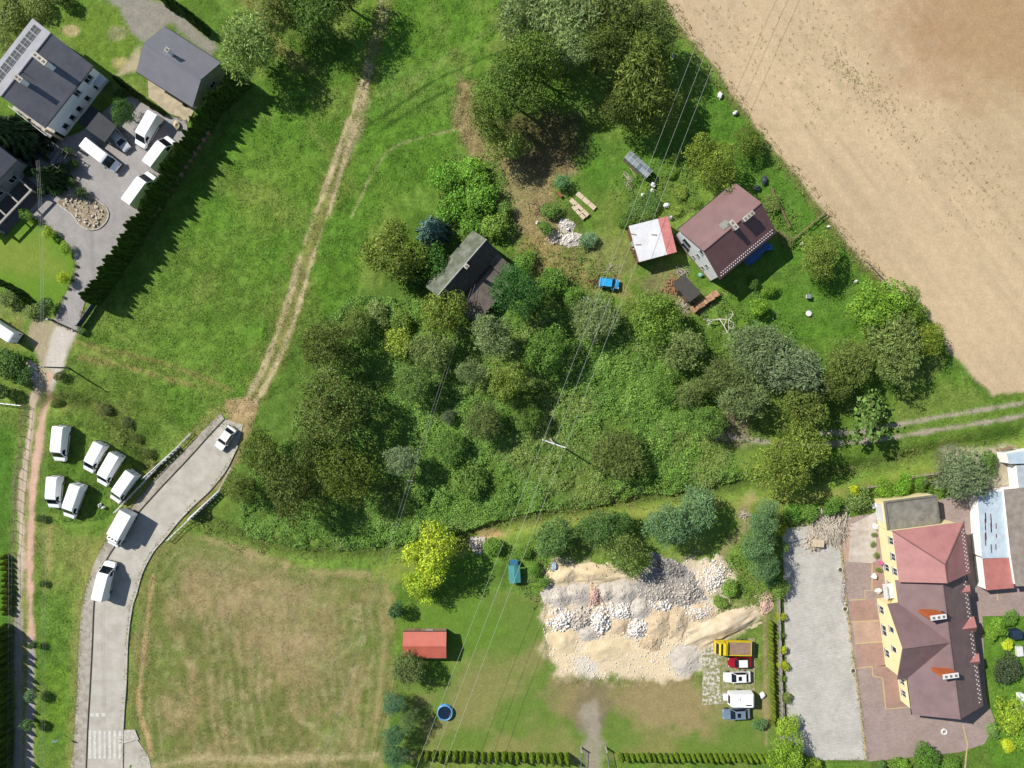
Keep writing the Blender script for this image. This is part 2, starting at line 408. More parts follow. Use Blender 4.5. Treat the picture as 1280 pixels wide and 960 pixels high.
# meadow track
mid = [((a[0]+b[0])/2, (a[1]+b[1])/2) for a, b in zip(TRK_A, TRK_B)]
put(line(mid, 12, 8, 12)*0.55*(.5+nz2), '94904e')
fade = sstep(40, 90, V)
put(line(mid, 6, 4, 7)*0.45*np.clip(.2+1.2*nz3, 0, 1)*fade, 'a8946c', .4)
for t in (TRK_A, TRK_B): put(line(t, 2.1, 2.0, 5)*np.clip(0.3+1.1*nz3, 0, 1)*(0.35+0.65*fade), 'd3c09a', 0.2)
put(line([(455,130),(447,160),(434,185)], 9, 5, 8)*0.5, 'b9a685')
put(poly([(280,500),(300,495),(322,505),(312,545),(296,552),(300,535),(285,525)], 3, 6)*0.8, 'c2a57e', 0.2)
put(line(smooth_line([(300,548),(290,580),(270,606),(250,630)]), 4, 3, 5)*0.7, 'a99370')
# older ruts joining the drive with the track
for ln in ([(95,428),(130,436),(180,448),(230,462),(290,488)], [(100,446),(125,452),(160,458),(200,470),(250,484)]):
    put(line(smooth_line(ln), 2.6, 2.4, 4.5)*0.75, 'a8955f')
put(line([(110,440),(200,460),(280,490)], 12, 8, 10)*0.35, '8a8e4a')
# west lane
put(poly([(40,400),(70,398),(98,414),(90,430),(80,450),(72,475),(46,480),(50,450),(30,420)], 4, 6)*0.9, 'b5a58a', 0.2)
put(poly([(68,404),(96,415),(86,435),(78,458),(66,490),(50,490),(56,455),(62,425)], 3, 4), 'cfc7ba', 0.1)
put(line([((a[0]+b[0])/2,(a[1]+b[1])/2) for a, b in zip(LEFT_A, LEFT_B)], 11, 4, 6)*.6, 'a39a66'); put(line(LEFT_A, 4.0, 2.2, 4), 'cdb9a2', 0.1); put(line(LEFT_B, 3.8, 2.2, 4), 'd4b098', 0.1)
put(line(LEFT_A, 2.5, 2, 2)*sstep(690, 760, V), 'a09c98'); put(line(LEFT_B, 4, 1.5, 2)*sstep(790, 810, V), 'aaa6a0')
put(sstep(500, 560, V)*sstep(22, 10, U)*0.7, '4a7a24'); put(line([(15,960),(16,700),(18,600),(33,505)], 3, 2, 3)*0.5, '8b8168')
# gardens at top left
put(poly([(-20,250),(10,252),(30,268),(55,285),(76,300),(90,320),(92,335),(84,360),(70,384),(40,372),(-20,346)], 3, 3), '6c8f30', 0.15); put(poly([(-20,290),(60,300),(80,340),(30,350),(-20,330)], 14, 14)*0.45, '93994a')
put(poly([(70,30),(115,0),(165,8),(172,40),(175,60),(160,80),(140,95),(120,80),(95,60)], 4, 5)*0.9, '6f8a34'); put(blob(88,38,12,8)*0.7, 'c6ae86'); put(blob(145,42,14,10)*0.5, 'b0a286'); put(blob(152,80,12,8)*0.6, 'c9b284')
put(poly([(115,-10),(175,-10),(225,15),(245,35),(275,60),(262,70),(215,28),(180,52),(165,40),(150,10)], 4, 5)*0.9, '9b948c', 0.2); put(poly([(175,60),(180,85),(145,95),(160,75)], 4, 5)*0.9, 'bcae90', 0.1)
put(poly([(-20,-20),(80,-20),(60,20),(40,45),(0,70),(-20,80)], 8, 12)*0.8, '6f7a3c'); put(poly([(290,-20),(360,-20),(350,40),(370,70),(400,90),(380,90),(345,65),(310,20)], 8, 12)*0.7, '9d9a58')
put(poly([(-20,360),(50,392),(45,405),(20,400),(-20,380)], 6, 10)*0.7, '8d9656'); put(poly([(-20,395),(30,400),(45,430),(30,440),(-20,430)], 6, 8)*0.5, 'a0945c')
# west bank, dry grass by the shoulder
put(line(SHOULD, 9, 6, 9)*0.55, 'a39a60'); put(blob(105,700,22,30)*0.6, '9a9657'); put(line([(62,660),(60,720)], 4, 4, 5)*0.6, 'b5a06c'); put(line([(60,845),(75,845),(72,900),(55,905)], 12, 6, 5)*0.5, '76962e')
put(line(ROAD_R, 9, 6, 8)*0.4, '9a9058')
# big garden at the right
put(poly([(1225,770),(1290,760),(1290,1000),(1240,960),(1232,910),(1240,860),(1225,830)], 5, 6)*0.8, '5f8a2c')
put(poly([(1090,950),(1200,935),(1240,1000),(1080,1000)], 5, 6)*0.7, '6a7a3c')
put(poly([(1180,560),(1270,560),(1265,625),(1200,640)], 6, 8)*0.85, 'b9ab98', 0.2)
# banks of the ditch
dd = dist_line(U, V, DITCH)
put(sstep(11, 3, dd + edge*6)*0.55*sstep(1300, 1000, U), '56622f'); put(sstep(16, 6, dd+edge*9)*0.5*sstep(230, 200, U)*sstep(.45, .6, nz2), '8d8450')

flat = np.clip(amp, 0, 1)
rd = np.minimum(sdist(U, V, ROAD_R + SHOULD[::-1]), sdist(U, V, DRIVE)); rd = np.minimum(rd, sdist(U, V, YARD_GREY))
PAVED_R = [(1046,650),(1100,640),(1290,600),(1290,770),(1228,770),(1232,870),(1245,905),(1230,930),(1200,940),(1083,952)]
rd = np.minimum(rd, sdist(U, V, PAVED_R))
flat *= sstep(0, 10, rd)
GZ = ground_z_uv(U, V) + flat*((fbm(GX, GY, 2.2, 3, 201)-0.5)*0.34 + (nz4-0.5)*0.16) - 0.02
far = (np.abs(GX) > 100) | (np.abs(GY) > 78)
GZ[far] = -0.05
col *= (0.86 + 0.28*nz4*flat + 0.14*(1-flat))[..., None]
ny, nx = GX.shape
idx = np.arange(ny*nx).reshape(ny, nx)
Q = np.stack([idx[:-1,:-1], idx[:-1,1:], idx[1:,1:], idx[1:,:-1]], -1).reshape(-1, 4)
gm, nt, b = nodes_of('ground_cover'); N = nt.nodes.new; L = nt.links.new
at = N('ShaderNodeAttribute'); at.attribute_name = 'cover'
ag = N('ShaderNodeAttribute'); ag.attribute_name = 'relief'
geo = N('ShaderNodeNewGeometry')
n1 = N('ShaderNodeTexNoise'); n1.inputs['Scale'].default_value = 2.6; n1.inputs['Detail'].default_value = 6; n1.inputs['Roughness'].default_value = 0.72
n2 = N('ShaderNodeTexNoise'); n2.inputs['Scale'].default_value = 0.7; n2.inputs['Detail'].default_value = 5
for q in (n1, n2): L(geo.outputs['Position'], q.inputs['Vector'])
m1 = N('ShaderNodeMapRange'); m1.inputs[1].default_value = 0.3; m1.inputs[2].default_value = 0.7; m1.inputs[3].default_value = 0.62; m1.inputs[4].default_value = 1.36
m2 = N('ShaderNodeMapRange'); m2.inputs[1].default_value = 0.3; m2.inputs[2].default_value = 0.7; m2.inputs[3].default_value = 0.84; m2.inputs[4].default_value = 1.15
L(n1.outputs['Fac'], m1.inputs[0]); L(n2.outputs['Fac'], m2.inputs[0])
mu = N('ShaderNodeMath'); mu.operation = 'MULTIPLY'; L(m1.outputs[0], mu.inputs[0]); L(m2.outputs[0], mu.inputs[1])
lr = N('ShaderNodeMix'); lr.data_type = 'FLOAT'; lr.inputs[2].default_value = 1.0; L(mu.outputs[0], lr.inputs[3])
rr = N('ShaderNodeMapRange'); rr.inputs[3].default_value = 0.35; rr.inputs[4].default_value = 1.0; L(ag.outputs['Fac'], rr.inputs[0]); L(rr.outputs[0], lr.inputs[0])
mx = N('ShaderNodeMix'); mx.data_type = 'RGBA'; mx.blend_type = 'MULTIPLY'; mx.inputs[0].default_value = 1
L(at.outputs['Color'], mx.inputs[6]); L(lr.outputs[0], mx.inputs[7]); L(mx.outputs[2], b.inputs['Base Color'])
bp = N('ShaderNodeBump'); bp.inputs['Distance'].default_value = 0.25
rs = N('ShaderNodeMapRange'); rs.inputs[3].default_value = 0.12; rs.inputs[4].default_value = 0.75; L(ag.outputs['Fac'], rs.inputs[0]); L(rs.outputs[0], bp.inputs['Strength'])
L(n1.outputs['Fac'], bp.inputs['Height']); L(bp.outputs[0], b.inputs['Normal'])
b.inputs['Roughness'].default_value = 0.95; b.inputs['Specular IOR Level'].default_value = 0.1
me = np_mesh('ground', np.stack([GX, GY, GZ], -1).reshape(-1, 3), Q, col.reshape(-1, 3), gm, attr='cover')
ra = me.attributes.new('relief', 'FLOAT', 'POINT'); ra.data.foreach_set('value', amp.astype(np.float32).ravel())
me.polygons.foreach_set('use_smooth', np.ones(len(Q), bool))
tag(link('ground', me), 'rolling green meadow, fields and yards', None, None, 'structure')

# look up the ground under a photo position
def gz(u, v):
    x = (u-640)/PXM; y = (480-v)/PXM
    i = int(np.clip(np.searchsorted(gx, x), 1, len(gx)-1)); j = int(np.clip(np.searchsorted(gy, y), 1, len(gy)-1))
    return float(GZ[j, i])
def gz_arr(x, y):
    i = np.clip(np.searchsorted(gx, x), 1, len(gx)-1); j = np.clip(np.searchsorted(gy, y), 1, len(gy)-1)
    return GZ[j, i]
def gcol_arr(x, y):
    i = np.clip(np.searchsorted(gx, x), 1, len(gx)-1); j = np.clip(np.searchsorted(gy, y), 1, len(gy)-1)
    return col[j, i]

# ------------------------------------------------------------------ roads and paved yards
def sheet(name, pts, z, m, thick=0.14, parent=None):
    P = [(W(u, v).x, W(u, v).y) for u, v in pts]
    bm = bmesh.new()
    vs = [bm.verts.new((x, y, z)) for x, y in P]
    f = bm.faces.new(vs)
    if f.normal.z < 0: f.normal_flip()
    bm.normal_update()
    if f.normal.z < 0: f.normal_flip()
    r = bmesh.ops.extrude_face_region(bm, geom=[f])
    bmesh.ops.translate(bm, vec=(0, 0, -thick), verts=[e for e in r['geom'] if isinstance(e, bmesh.types.BMVert)])
    bmesh.ops.recalc_face_normals(bm, faces=bm.faces[:])
    bmesh.ops.triangulate(bm, faces=[f for f in bm.faces if len(f.verts) > 4])
    me = bpy.data.meshes.new(name); bm.to_mesh(me); bm.free()
    return link(name, me, parent, m)
def ribbon(name, pts, half, z0, z1, m, parent=None):
    """kerb or channel following a line, with real height"""
    P = [W(u, v) for u, v in pts]; mb = MB(); n = len(P); vs = []
    for i, p in enumerate(P):
        d = (P[min(i+1, n-1)] - P[max(i-1, 0)]).normalized(); q = Vector((-d.y, d.x, 0))
        for s, z in ((-1, z0), (-1, z1), (1, z1), (1, z0)): vs.append((p.x + q.x*s*half, p.y + q.y*s*half, z))
    fs = [(4*i+a, 4*i+4+a, 4*i+4+(a+1) % 4, 4*i+(a+1) % 4) for i in range(n-1) for a in range(4)] + [(0,1,2,3), (4*n-1,4*n-2,4*n-3,4*n-4)]
    return mb.add(vs, fs).build(name, m, parent)
M_ROAD = mat('road_concrete', 'cbc6ba', 'aca597', sc=0.42, rough=0.9, bump=0.15, bsc=5, world=True, det=10, edge=(.32,.72))
M_SHLD = mat('shoulder_concrete', 'bdb6a9', '9a9182', sc=1.1, rough=0.95, bump=0.35, bsc=4, world=True)
M_KERB = mat('kerb_concrete', 'd2cdc2', 'aca698', sc=1.5, rough=0.9, world=True)
M_SLOT = mat('drain_slot', '4e473d', '393429', sc=2, rough=0.95, world=True)
M_PAINT = mat('road_paint', 'e2e0d8', 'c6c1b6', sc=2.2, rough=0.7, world=True)
road = tag(sheet('road', ROAD_R + ROAD_L[::-1], 0.06, M_ROAD), 'pale concrete road curving up to a bridge', None, None, 'structure')
tag(sheet('road_shoulder', ROAD_L + SHOULD[::-1], 0.10, M_SHLD), 'worn concrete shoulder beside the road', None, None, 'structure')
ribbon('drain_channel', ROAD_L[1:], 0.10, 0.0, 0.125, M_SLOT, road)
ribbon('kerb', [(u+1.0, v+0.5) for u, v in ROAD_R[:-8]], 0.13, -0.05, 0.19, M_KERB, road)
mb0 = MB()
for i in range(3, len(ROAD_R)-6, 4):                # slab joints sawn across the carriageway
    a = W(*ROAD_R[i]); q = min((W(*c_) for c_ in ROAD_L), key=lambda c_: (c_-a).length)
    t = (q-a)
    mb0.obox(((a.x+q.x)/2, (a.y+q.y)/2), t, t.length-0.4, 0.03, 0.055, 0.064)
mb0.build('slab_joint', mat('joint_sealant', 'b4aea2', 'a8a296', rough=0.95), road)
for i, u in enumerate((112.5, 118.7, 125.0, 131.2, 137.5, 143.7, 150.0)):
    a, q = W(u-1.6, 948), W(u+1.6, 913)
    MB().box((a.x, a.y, 0.055), (q.x, q.y, 0.066)).build('crossing_stripe', M_PAINT, road)
for i, u in enumerate((115.2, 121.8, 129.5)):
    a, q = W(u-2.2, 895.5), W(u+2.2+(i > 1), 891)
    MB().box((a.x, a.y, 0.055), (q.x, q.y, 0.066)).build('painted_dash', M_PAINT, road)
tag(sheet('side_street', [(84,1000),(90,950),(96,936),(154,930),(172,925),(186,945),(196,1000)], 0.05, M_ROAD), 'side street joining at the crossing', None, None, 'structure')
tag(sheet('pavement', [(155,912),(169,912),(174,924),(154,929)], 0.12, M_KERB), 'small paved corner by the crossing', None, None, 'structure')
M_DRIVE = paver_mat('driveway_pavers', 'b3aeaa', 'a8a3a0', '8b8784', 0.4, 0.2, 0.9)
tag(sheet('driveway', DRIVE, 0.05, M_DRIVE), 'grey paved driveway between the houses', None, None, 'structure')
M_BED = mat('pebble_bed', 'b9aa90', '7f705c', sc=3.0, rough=0.95, bump=0.6, world=True, edge=(0.4, 0.6))
tag(sheet('gravel_bed', smooth_line([(72,255),(90,268),(100,281),(112,287),(124,284),(134,274),(133,262),(118,248),(100,232),(92,222),(80,240),(72,255)], 4)[:-1], 0.12, M_BED), 'pebble bed island in the driveway', None, None, 'structure')
ribbon('bed_edging', smooth_line([(72,255),(90,268),(100,281),(112,287.5),(125,285),(135,274),(134,261),(118,247)], 4), 0.09, 0.0, 0.2, M_KERB, bpy.data.objects['gravel_bed'])
tag(sheet('garage_apron', [(185,100),(206,112),(222,122),(245,134),(236,152),(212,142),(186,122)], 0.07, mat('apron_concrete', 'cdbf9f', 'a89a80', sc=0.9, rough=0.9, world=True)), 'sandy concrete apron before the garage', None, None, 'structure')
M_GREYP = paver_mat('grey_yard_pavers', 'd2cec4', 'c4c0b6', 'aca89e', 0.5, 0.25, 0.1)
tag(sheet('paved_yard', YARD_GREY, 0.05, M_GREYP), 'grey paved yard beside the yellow house', None, None, 'structure')
M_REDP = paver_mat('red_yard_pavers', 'b5a299', 'a8938a', '94827a', 0.4, 0.2, 0.1)
tag(sheet('red_yard', PAVED_R, 0.035, M_REDP), 'reddish paved yard around the yellow house', None, None, 'structure')
M_TERR = paver_mat('terracotta_pavers', 'bd9a8a', 'b08d7e', '987a6e', 0.4, 0.2, 0.1)
M_TERL = paver_mat('light_terracotta_pavers', 'd0ae98', 'c5a48f', 'ae907e', 0.4, 0.2, 0.1)
yard = bpy.data.objects['red_yard']
for pts, m in (([(1062,752),(1092,749),(1098,775),(1064,777)], M_TERR), ([(1065,778),(1098,776),(1103,801),(1069,804)], M_TERL), ([(1070,806),(1104,803),(1110,832),(1072,834)], M_TERR),
               ([(1090,834),(1112,830),(1134,870),(1134,883),(1107,885),(1103,846),(1091,844)], M_TERR), ([(1052,655),(1063,656),(1062,700),(1055,702)], M_TERL), ([(1089,705),(1100,703),(1103,738),(1090,739)], M_TERR)):
    sheet('paving_panel', pts, 0.052, m, 0.02, yard)
M_CREAM = mat('cream_edging', 'cdb98f', 'bda87c', sc=2, rough=0.9)
for ln in ([(1046,655),(1053,700),(1058,760),(1066,820),(1073,870),(1083,950)],):
    ribbon('border_course', ln, 0.14, 0.0, 0.066, M_CREAM, yard)
for ln in ([(1062,750),(1081,749),(1081,738),(1090,738),(1090,705)], [(1064,777.5),(1098,775.5)], [(1069,804.5),(1103,802)], [(1071,835),(1090,833),(1091,845),(1103,847),(1107,886),(1134,884)], [(1203,905),(1209,930),(1206,960)], [(1247,750),(1246,735)]):
    ribbon('paving_line', ln, 0.11, 0.0, 0.06, M_CREAM, yard)
tag(sheet('dusty_terrace', [(1063,656),(1095,640),(1095,700),(1090,704),(1060,702),(1062,680)], 0.058, mat('dusty_paving', 'd6cdc2', 'b8a99b', sc=0.7, rough=0.95, world=True)), 'dusty pale paving by the brush pile', None, None, 'structure')
tag(sheet('parking_grid', [(878,811),(898,806),(901,880),(878,881)], 0.06, mat('grass_pavers', 'd5cfc2', '8f8c5c', sc=2.2, rough=0.95, world=True, det=3, edge=(0.42, 0.54), bump=0.4)), 'pale grass paver strip beside parked cars', None, None, 'structure')
tag(sheet('parking_grid', [(898,804),(944,797),(944,862),(925,880),(901,880)], 0.058, mat('grass_pavers_old', 'a79f80', '7f8748', sc=1.8, rough=0.95, world=True, edge=(0.42, 0.56), bump=0.4)), 'overgrown paver strip under parked cars', None, None, 'structure')
# ------------------------------------------------------------------ houses and sheds
def roof_mat(name, a, b, axis='X', sc=2.6, strength=0.35, rough=0.5, **k):
    return mat(name, a, b, sc=0.5, rough=rough, wave=(axis, sc, strength), **k)
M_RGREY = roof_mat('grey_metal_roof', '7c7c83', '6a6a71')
M_RGREY2 = roof_mat('pale_grey_metal_roof', '83838a', '7a7a82')
M_RBROWN = roof_mat('maroon_metal_roof', '83605f', '755352')
M_RRED = roof_mat('wine_metal_roof', '88706f', '7b6263')
M_RORANGE = roof_mat('orange_red_metal_roof', 'cf6f5c', 'c0634f', axis='X', sc=2.0)
M_BRICK = mat('chimney_brick', 'c96c3c', 'a9552c', sc=5, rough=0.9)
M_YELLOW = mat('cream_yellow_render', 'fff0bd', 'f8e6ac', sc=0.5, rough=0.9)
M_SOLAR = mat('solar_cells', '3a3f52', '2e3346', sc=3, rough=0.15, spec=0.6)

def frame_of(a, b):
    a, b = Vector(a), Vector(b); d = b - a
    return ((a.x+b.x)/2, (a.y+b.y)/2), math.atan2(d.y, d.x), d.xy.length
def window(parent, o, t, n, w, h, name='window', m=None):
    """o: sill centre on the wall; t along the wall, n outwards"""
    o, t, n = Vector(o), Vector(t).normalized(), Vector(n).normalized(); up = Vector((0, 0, 1))
    f = 0.09; mb = MB()
    def bar(x0, x1, z0, z1):
        q = [o + t*x + up*z + n*0.05 for x, z in ((x0, z0), (x1, z0), (x1, z1), (x0, z1))]
        nr = (q[1]-q[0]).cross(q[2]-q[0])
        mb.slab(q if nr.dot(n) > 0 else q[::-1], 0.06)
    bar(-w/2, w/2, 0, f); bar(-w/2, w/2, h-f, h); bar(-w/2, -w/2+f, f, h-f); bar(w/2-f, w/2, f, h-f)
    if w > 1.0: bar(-0.04, 0.04, f, h-f)
    wo = mb.build(name, m or M_TRIM, parent)
    q = [o + t*x + up*z + n*0.02 for x, z in ((-w/2+f, f), (w/2-f, f), (w/2-f, h-f), (-w/2+f, h-f))]
    nr = (q[1]-q[0]).cross(q[2]-q[0])
    MB().slab(q if nr.dot(n) > 0 else q[::-1], 0.03).build('pane', M_GLASS, wo)
    q = [o + t*x + up*-0.02 + n*y for x, y in ((-w/2-.06, 0), (w/2+.06, 0), (w/2+.06, 0.16), (-w/2-.06, 0.16))]
    nr = (q[1]-q[0]).cross(q[2]-q[0])
    MB().slab(q if nr.z > 0 else q[::-1], 0.05).build('sill', M_STEEL, wo)
    return wo
def chimney(parent, x, y, lx, ly, z0, z1, m=None, capm=None, flues=2):
    c = MB().box((x-lx/2, y-ly/2, z0), (x+lx/2, y+ly/2, z1)).build('chimney', m or M_WHITE, parent, 0.02)
    MB().box((x-lx/2-.08, y-ly/2-.08, z1), (x+lx/2+.08, y+ly/2+.08, z1+0.12)).build('cap', capm or M_CONC, c, 0.02)
    for i in range(flues):
        k = (i+0.5)/flues-0.5; px, py = (x+k*lx, y) if lx > ly else (x, y+k*ly)
        MB().box((px-.17, py-.17, z1+.12), (px+.17, py+.17, z1+.2)).build('flue', mat('flue_soot','8d877c','5f5a52',sc=4,rough=.95), c)
    return c
def guards(parent, p0, p1, n, s=0.13, rows=2, off=(0, 0, 0)):
    """snow stops along an eave"""
    mb = MB(); p0, p1, off = Vector(p0), Vector(p1), Vector(off)
    for r in range(rows):
        for i in range(n):
            p = p0.lerp(p1, (i+0.5+0.5*(r % 2))/(n+0.5)) + off*r
            mb.box((p.x-s/2, p.y-s/2, p.z), (p.x+s/2, p.y+s/2, p.z+0.12))
    o = mb.build('snow_guard', mat('pale_snow_guards', 'e2dcd6', 'cfc8c2', rough=0.5), parent); o['kind'] = 'stuff'
def gable_house(name, label, cat, A, B, width, ze, zr, wallm, roofm, over=0.45, t=0.16, roofm2=None, zb=-0.1, group=None):
    """ridge from A to B (world xy); local x along the ridge, +y to its left"""
    c, rz, Ln = frame_of(A, B)
    h = thing(name, label, cat, (c[0], c[1], 0), rz, group)
    l, w = Ln/2, width/2; wl, ww = l-over*0.7, w-over
    zw = ze + (zr-ze)*over/w - t - 0.02
    zt = zr - t - 0.02
    mb = MB()
    prof = [(-ww, zb), (ww, zb), (ww, zw), (0, zt), (-ww, zw)]
    mb.add([(-wl, y, z) for y, z in prof] + [(wl, y, z) for y, z in prof], [(4,3,2,1,0), (5,6,7,8,9)] + [(i, (i+1) % 5, 5+(i+1) % 5, 5+i) for i in range(5)])
    mb.build('wall', wallm, h)
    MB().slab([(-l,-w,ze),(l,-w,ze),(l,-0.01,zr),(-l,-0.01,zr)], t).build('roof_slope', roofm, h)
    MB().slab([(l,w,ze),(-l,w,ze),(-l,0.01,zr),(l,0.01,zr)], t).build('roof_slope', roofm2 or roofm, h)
    MB().tube((-l-.02,0,zr-0.02),(l+.02,0,zr-0.02),0.11,n=8).build('ridge_cap', roofm, h)
    for s in (-1, 1):
        MB().tube((-l, s*(w+.05), ze-.1), (l, s*(w+.05), ze-.1), 0.075, n=6).build('gutter', M_DARKTRIM, h)
    h['L'], h['Wd'], h['wl'], h['ww'] = l, w, wl, ww
    return h, l, w, wl, ww

# --- white house with solar panels
A, B = (-78.9, 44.4), (-71.2, 54.2)
h, l, w, wl, ww = gable_house('white_house', 'white rendered house with dark grey metal roof and solar panels', 'house', A, B, 12.2, 5.5, 8.4, M_WHITE, M_RGREY, roofm2=roof_mat('sunlit_grey_metal_roof','a2a2a9','93939b'))  # sunlight on the north-west slope is put into a lighter roof grey
def roofz(y, w, ze, zr): return ze + (zr-ze)*(1-abs(y)/w)
for i in range(9):
    x0 = -l+0.7+i*1.26; y0, y1 = 4.7, 2.5
    p = [(x0+1.1, y0, roofz(y0,w,5.5,8.4)+.1), (x0, y0, roofz(y0,w,5.5,8.4)+.1), (x0, y1, roofz(y1,w,5.5,8.4)+.1), (x0+1.1, y1, roofz(y1,w,5.5,8.4)+.1)]
    sp = MB().slab(p, 0.05).build('solar_panel', M_SOLAR, h)
    mb = MB()
    for k in (0.0, 0.5, 1.0):
        a = Vector(p[1]).lerp(Vector(p[0]), k); q = Vector(p[2]).lerp(Vector(p[3]), k); mb.tube(a, q, 0.028, n=4)
    for k in (0.0, 0.5, 1.0):
        a = Vector(p[1]).lerp(Vector(p[2]), k); q = Vector(p[0]).lerp(Vector(p[3]), k); mb.tube(a, q, 0.028, n=4)
    mb.build('panel_frame', mat('panel_alu','8f9096','7c7d84',rough=.5), sp)
chimney(h, 2.1, -1.6, 0.75, 2.5, 6.0, 9.1, M_WHITE, M_CONC, 3)
chimney(h, -2.3, -1.0, 0.7, 1.3, 6.0, 9.2, M_WHITE, M_CONC, 2)
MB().tube((-1.2,-0.4,7.7),(-1.2,-0.4,8.8),0.06).build('vent_pipe', M_DARKTRIM, h)
for x in (4.1, 1.2): window(h, (x, -ww, 3.4), (1,0,0), (0,-1,0), 1.5 if x > 2 else 1.1, 1.25)
for x, wd in ((4.3, 1.8), (1.4, 0.9), (-0.8, 0.9), (-2.6, 0.9), (-4.4, 1.0)): window(h, (x, -ww, 0.9), (1,0,0), (0,-1,0), wd, 1.25)
MB().box((wl-2.0,-ww-1.3,2.5),(wl,-ww-0.01,2.62)).build('canopy', M_TRIM, h)
MB().box((-l-1.1,-ww-.2,2.7),(-wl-0.01,2.0,2.85)).build('balcony_slab', M_CONC, h)
mb = MB()
for k in range(12): mb.tube((-l-1.05,-ww+k*0.62,2.85),(-l-1.05,-ww+k*0.62,3.8),0.03,n=4)
mb.tube((-l-1.05,-ww-.2,3.8),(-l-1.05,2.0,3.8),0.05,n=6)
mb.build('balcony_railing', M_TRIM, h)
MB().box((-l-0.6,-ww-0.1,0),(-l-0.2,-ww+0.35,4.6)).build('corner_column', mat('warm_render','e0cdb4','cdb899',rough=0.9), h)

# --- carport beside it
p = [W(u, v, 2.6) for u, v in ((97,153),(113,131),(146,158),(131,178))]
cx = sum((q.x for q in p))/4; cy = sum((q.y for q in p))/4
cp = thing('carport', 'shadow-toned dark flat-roofed carport against the white house', 'carport', (cx, cy, 0))
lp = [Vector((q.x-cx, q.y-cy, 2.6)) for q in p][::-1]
MB().slab(lp if (lp[1]-lp[0]).cross(lp[2]-lp[0]).z > 0 else lp[::-1], 0.16).build('roof', roof_mat('shaded_carport_membrane', '3a3d41', '303338', axis='X', sc=1.2, strength=0.15, rough=0.8), cp)  # dark roof made darker in colour to stand for the house's shadow
for q in lp:
    MB().box((q.x*0.93-.07,q.y*0.93-.07,-.05),(q.x*0.93+.07,q.y*0.93+.07,2.45)).build('post', M_DARKTRIM, cp)
# --- trellis frame in the courtyard shade
p0 = W(62,190,2.3)
pg = thing('pergola', 'dark timber pergola frame in courtyard shade by white house', 'pergola', (p0.x, p0.y, 0), math.radians(-33))
for i in range(7): MB().box((-2.8+i*0.9,-1.6,2.3),(-2.72+i*0.9,1.6,2.42)).build('rafter', M_DARKTRIM, pg)
for y in (-1.5, 1.5): MB().box((-2.9,y-.06,2.15),(2.9,y+.06,2.29)).build('beam', M_DARKTRIM, pg)
for x in (-2.7, 2.7):
    for y in (-1.5, 1.5): MB().box((x-.06,y-.06,-.05),(x+.06,y+.06,2.14)).build('post', M_DARKTRIM, pg)

# --- grey garage house
h, l, w, wl, ww = gable_house('garage_house', 'single-storey outbuilding with plain grey gabled roof by tall hedge', 'garage', (-58.4, 54.1), (-49.3, 48.3), 8.6, 3.4, 5.5, mat('pale_grey_render','c9c8c2','b6b5af',sc=0.7,rough=0.9), M_RGREY2)
chimney(h, -0.9, 0.9, 0.55, 0.55, 4.6, 6.6, M_WHITE, M_CONC, 1)
window(h, (wl, 0.8, 1.0), (0,1,0), (1,0,0), 1.2, 1.1); window(h, (wl, -1.8, 1.0), (0,1,0), (1,0,0), 0.9, 1.1)
for x in (-2.4, 1.2): 
    d = MB().box((x-1.3,-ww-.05,0),(x+1.3,-ww+.02,2.3)).build('garage_door', mat('garage_door_brown','6d5240','5c4434',rough=0.6), h)
    MB().box((x-.15,-ww-.09,1.0),(x+.15,-ww-.05,1.06)).build('handle', M_STEEL, d)

# --- house with terrace on the west edge
h, l, w, wl, ww = gable_house('terrace_house', 'dark roofed house with open concrete terrace frame beside the lawn', 'house', (-92.0,29.0), (-82.5,39.0), 9.4, 4.6, 7.4, mat('grey_render','a9a8a6','979694',sc=0.6,rough=0.9), M_RGREY)
for x in (-4.0, 0.0, 3.5): window(h, (x, -ww, 1.0), (1,0,0), (0,-1,0), 1.6, 1.4)
fr = mat('pale_beam','b9b4ab','a29d94',sc=1.5,rough=0.9)
for y in (-ww-4.0,): MB().box((-4.6,y-.15,2.4),(4.6,y+.15,2.65)).build('terrace_beam', fr, h)
for x in (-4.4,-1.4,1.5,4.4): MB().box((x-.12,-ww-3.85,2.4),(x+.12,-ww-.02,2.64)).build('terrace_beam', fr, h)
for x in (-4.4, 4.4): MB().box((x-.14,-ww-4.1,-.05),(x+.14,-ww-3.86,2.38)).build('terrace_post', fr, h)
MB().box((-4.8,-ww-4.3,-.1),(4.8,-ww-.03,0.16)).build('terrace_floor', mat('terrace_tiles','6f6a66','5d5955',sc=1.5,rough=0.8), h)

# --- old barn among the trees
A, B = (-11.8, 13.8), (-4.0, 22.8)
c, rz, Ln = frame_of(A, B); l = Ln/2
h = thing('old_barn', 'old grey barn with mossy roof and low lean-to among trees', 'barn', (c[0], c[1], 0), rz)
M_ASB = mat('mossy_fibre_cement', '7f8274', '565c4a', sc=0.9, rough=0.95, wave=('X', 2.2, 0.3), bump=0.2)
M_FELT = mat('brown_tar_felt', '6f665e', '5a524b', sc=1.0, rough=0.95, wave=('X', 1.2, 0.4, 1.5), bump=0.2)
M_PLANK = mat('dark_barn_boards', '4e4136', '3c3128', sc=3, rough=0.95, wave=('X', 5.0, 0.4))
prof = [(-3.0,-.1),(2.6,-.1),(2.6,3.7),(0,6.0),(-2.3,3.4),(-3.0,3.3)]
mb = MB(); n = len(prof)
mb.add([(-l+.3,y,z) for y,z in prof]+[(l-.3,y,z) for y,z in prof], [tuple(range(n-1,-1,-1)), tuple(range(n,2*n))]+[(i,(i+1)%n,n+(i+1)%n,n+i) for i in range(n)])
mb.build('wall', M_PLANK, h)
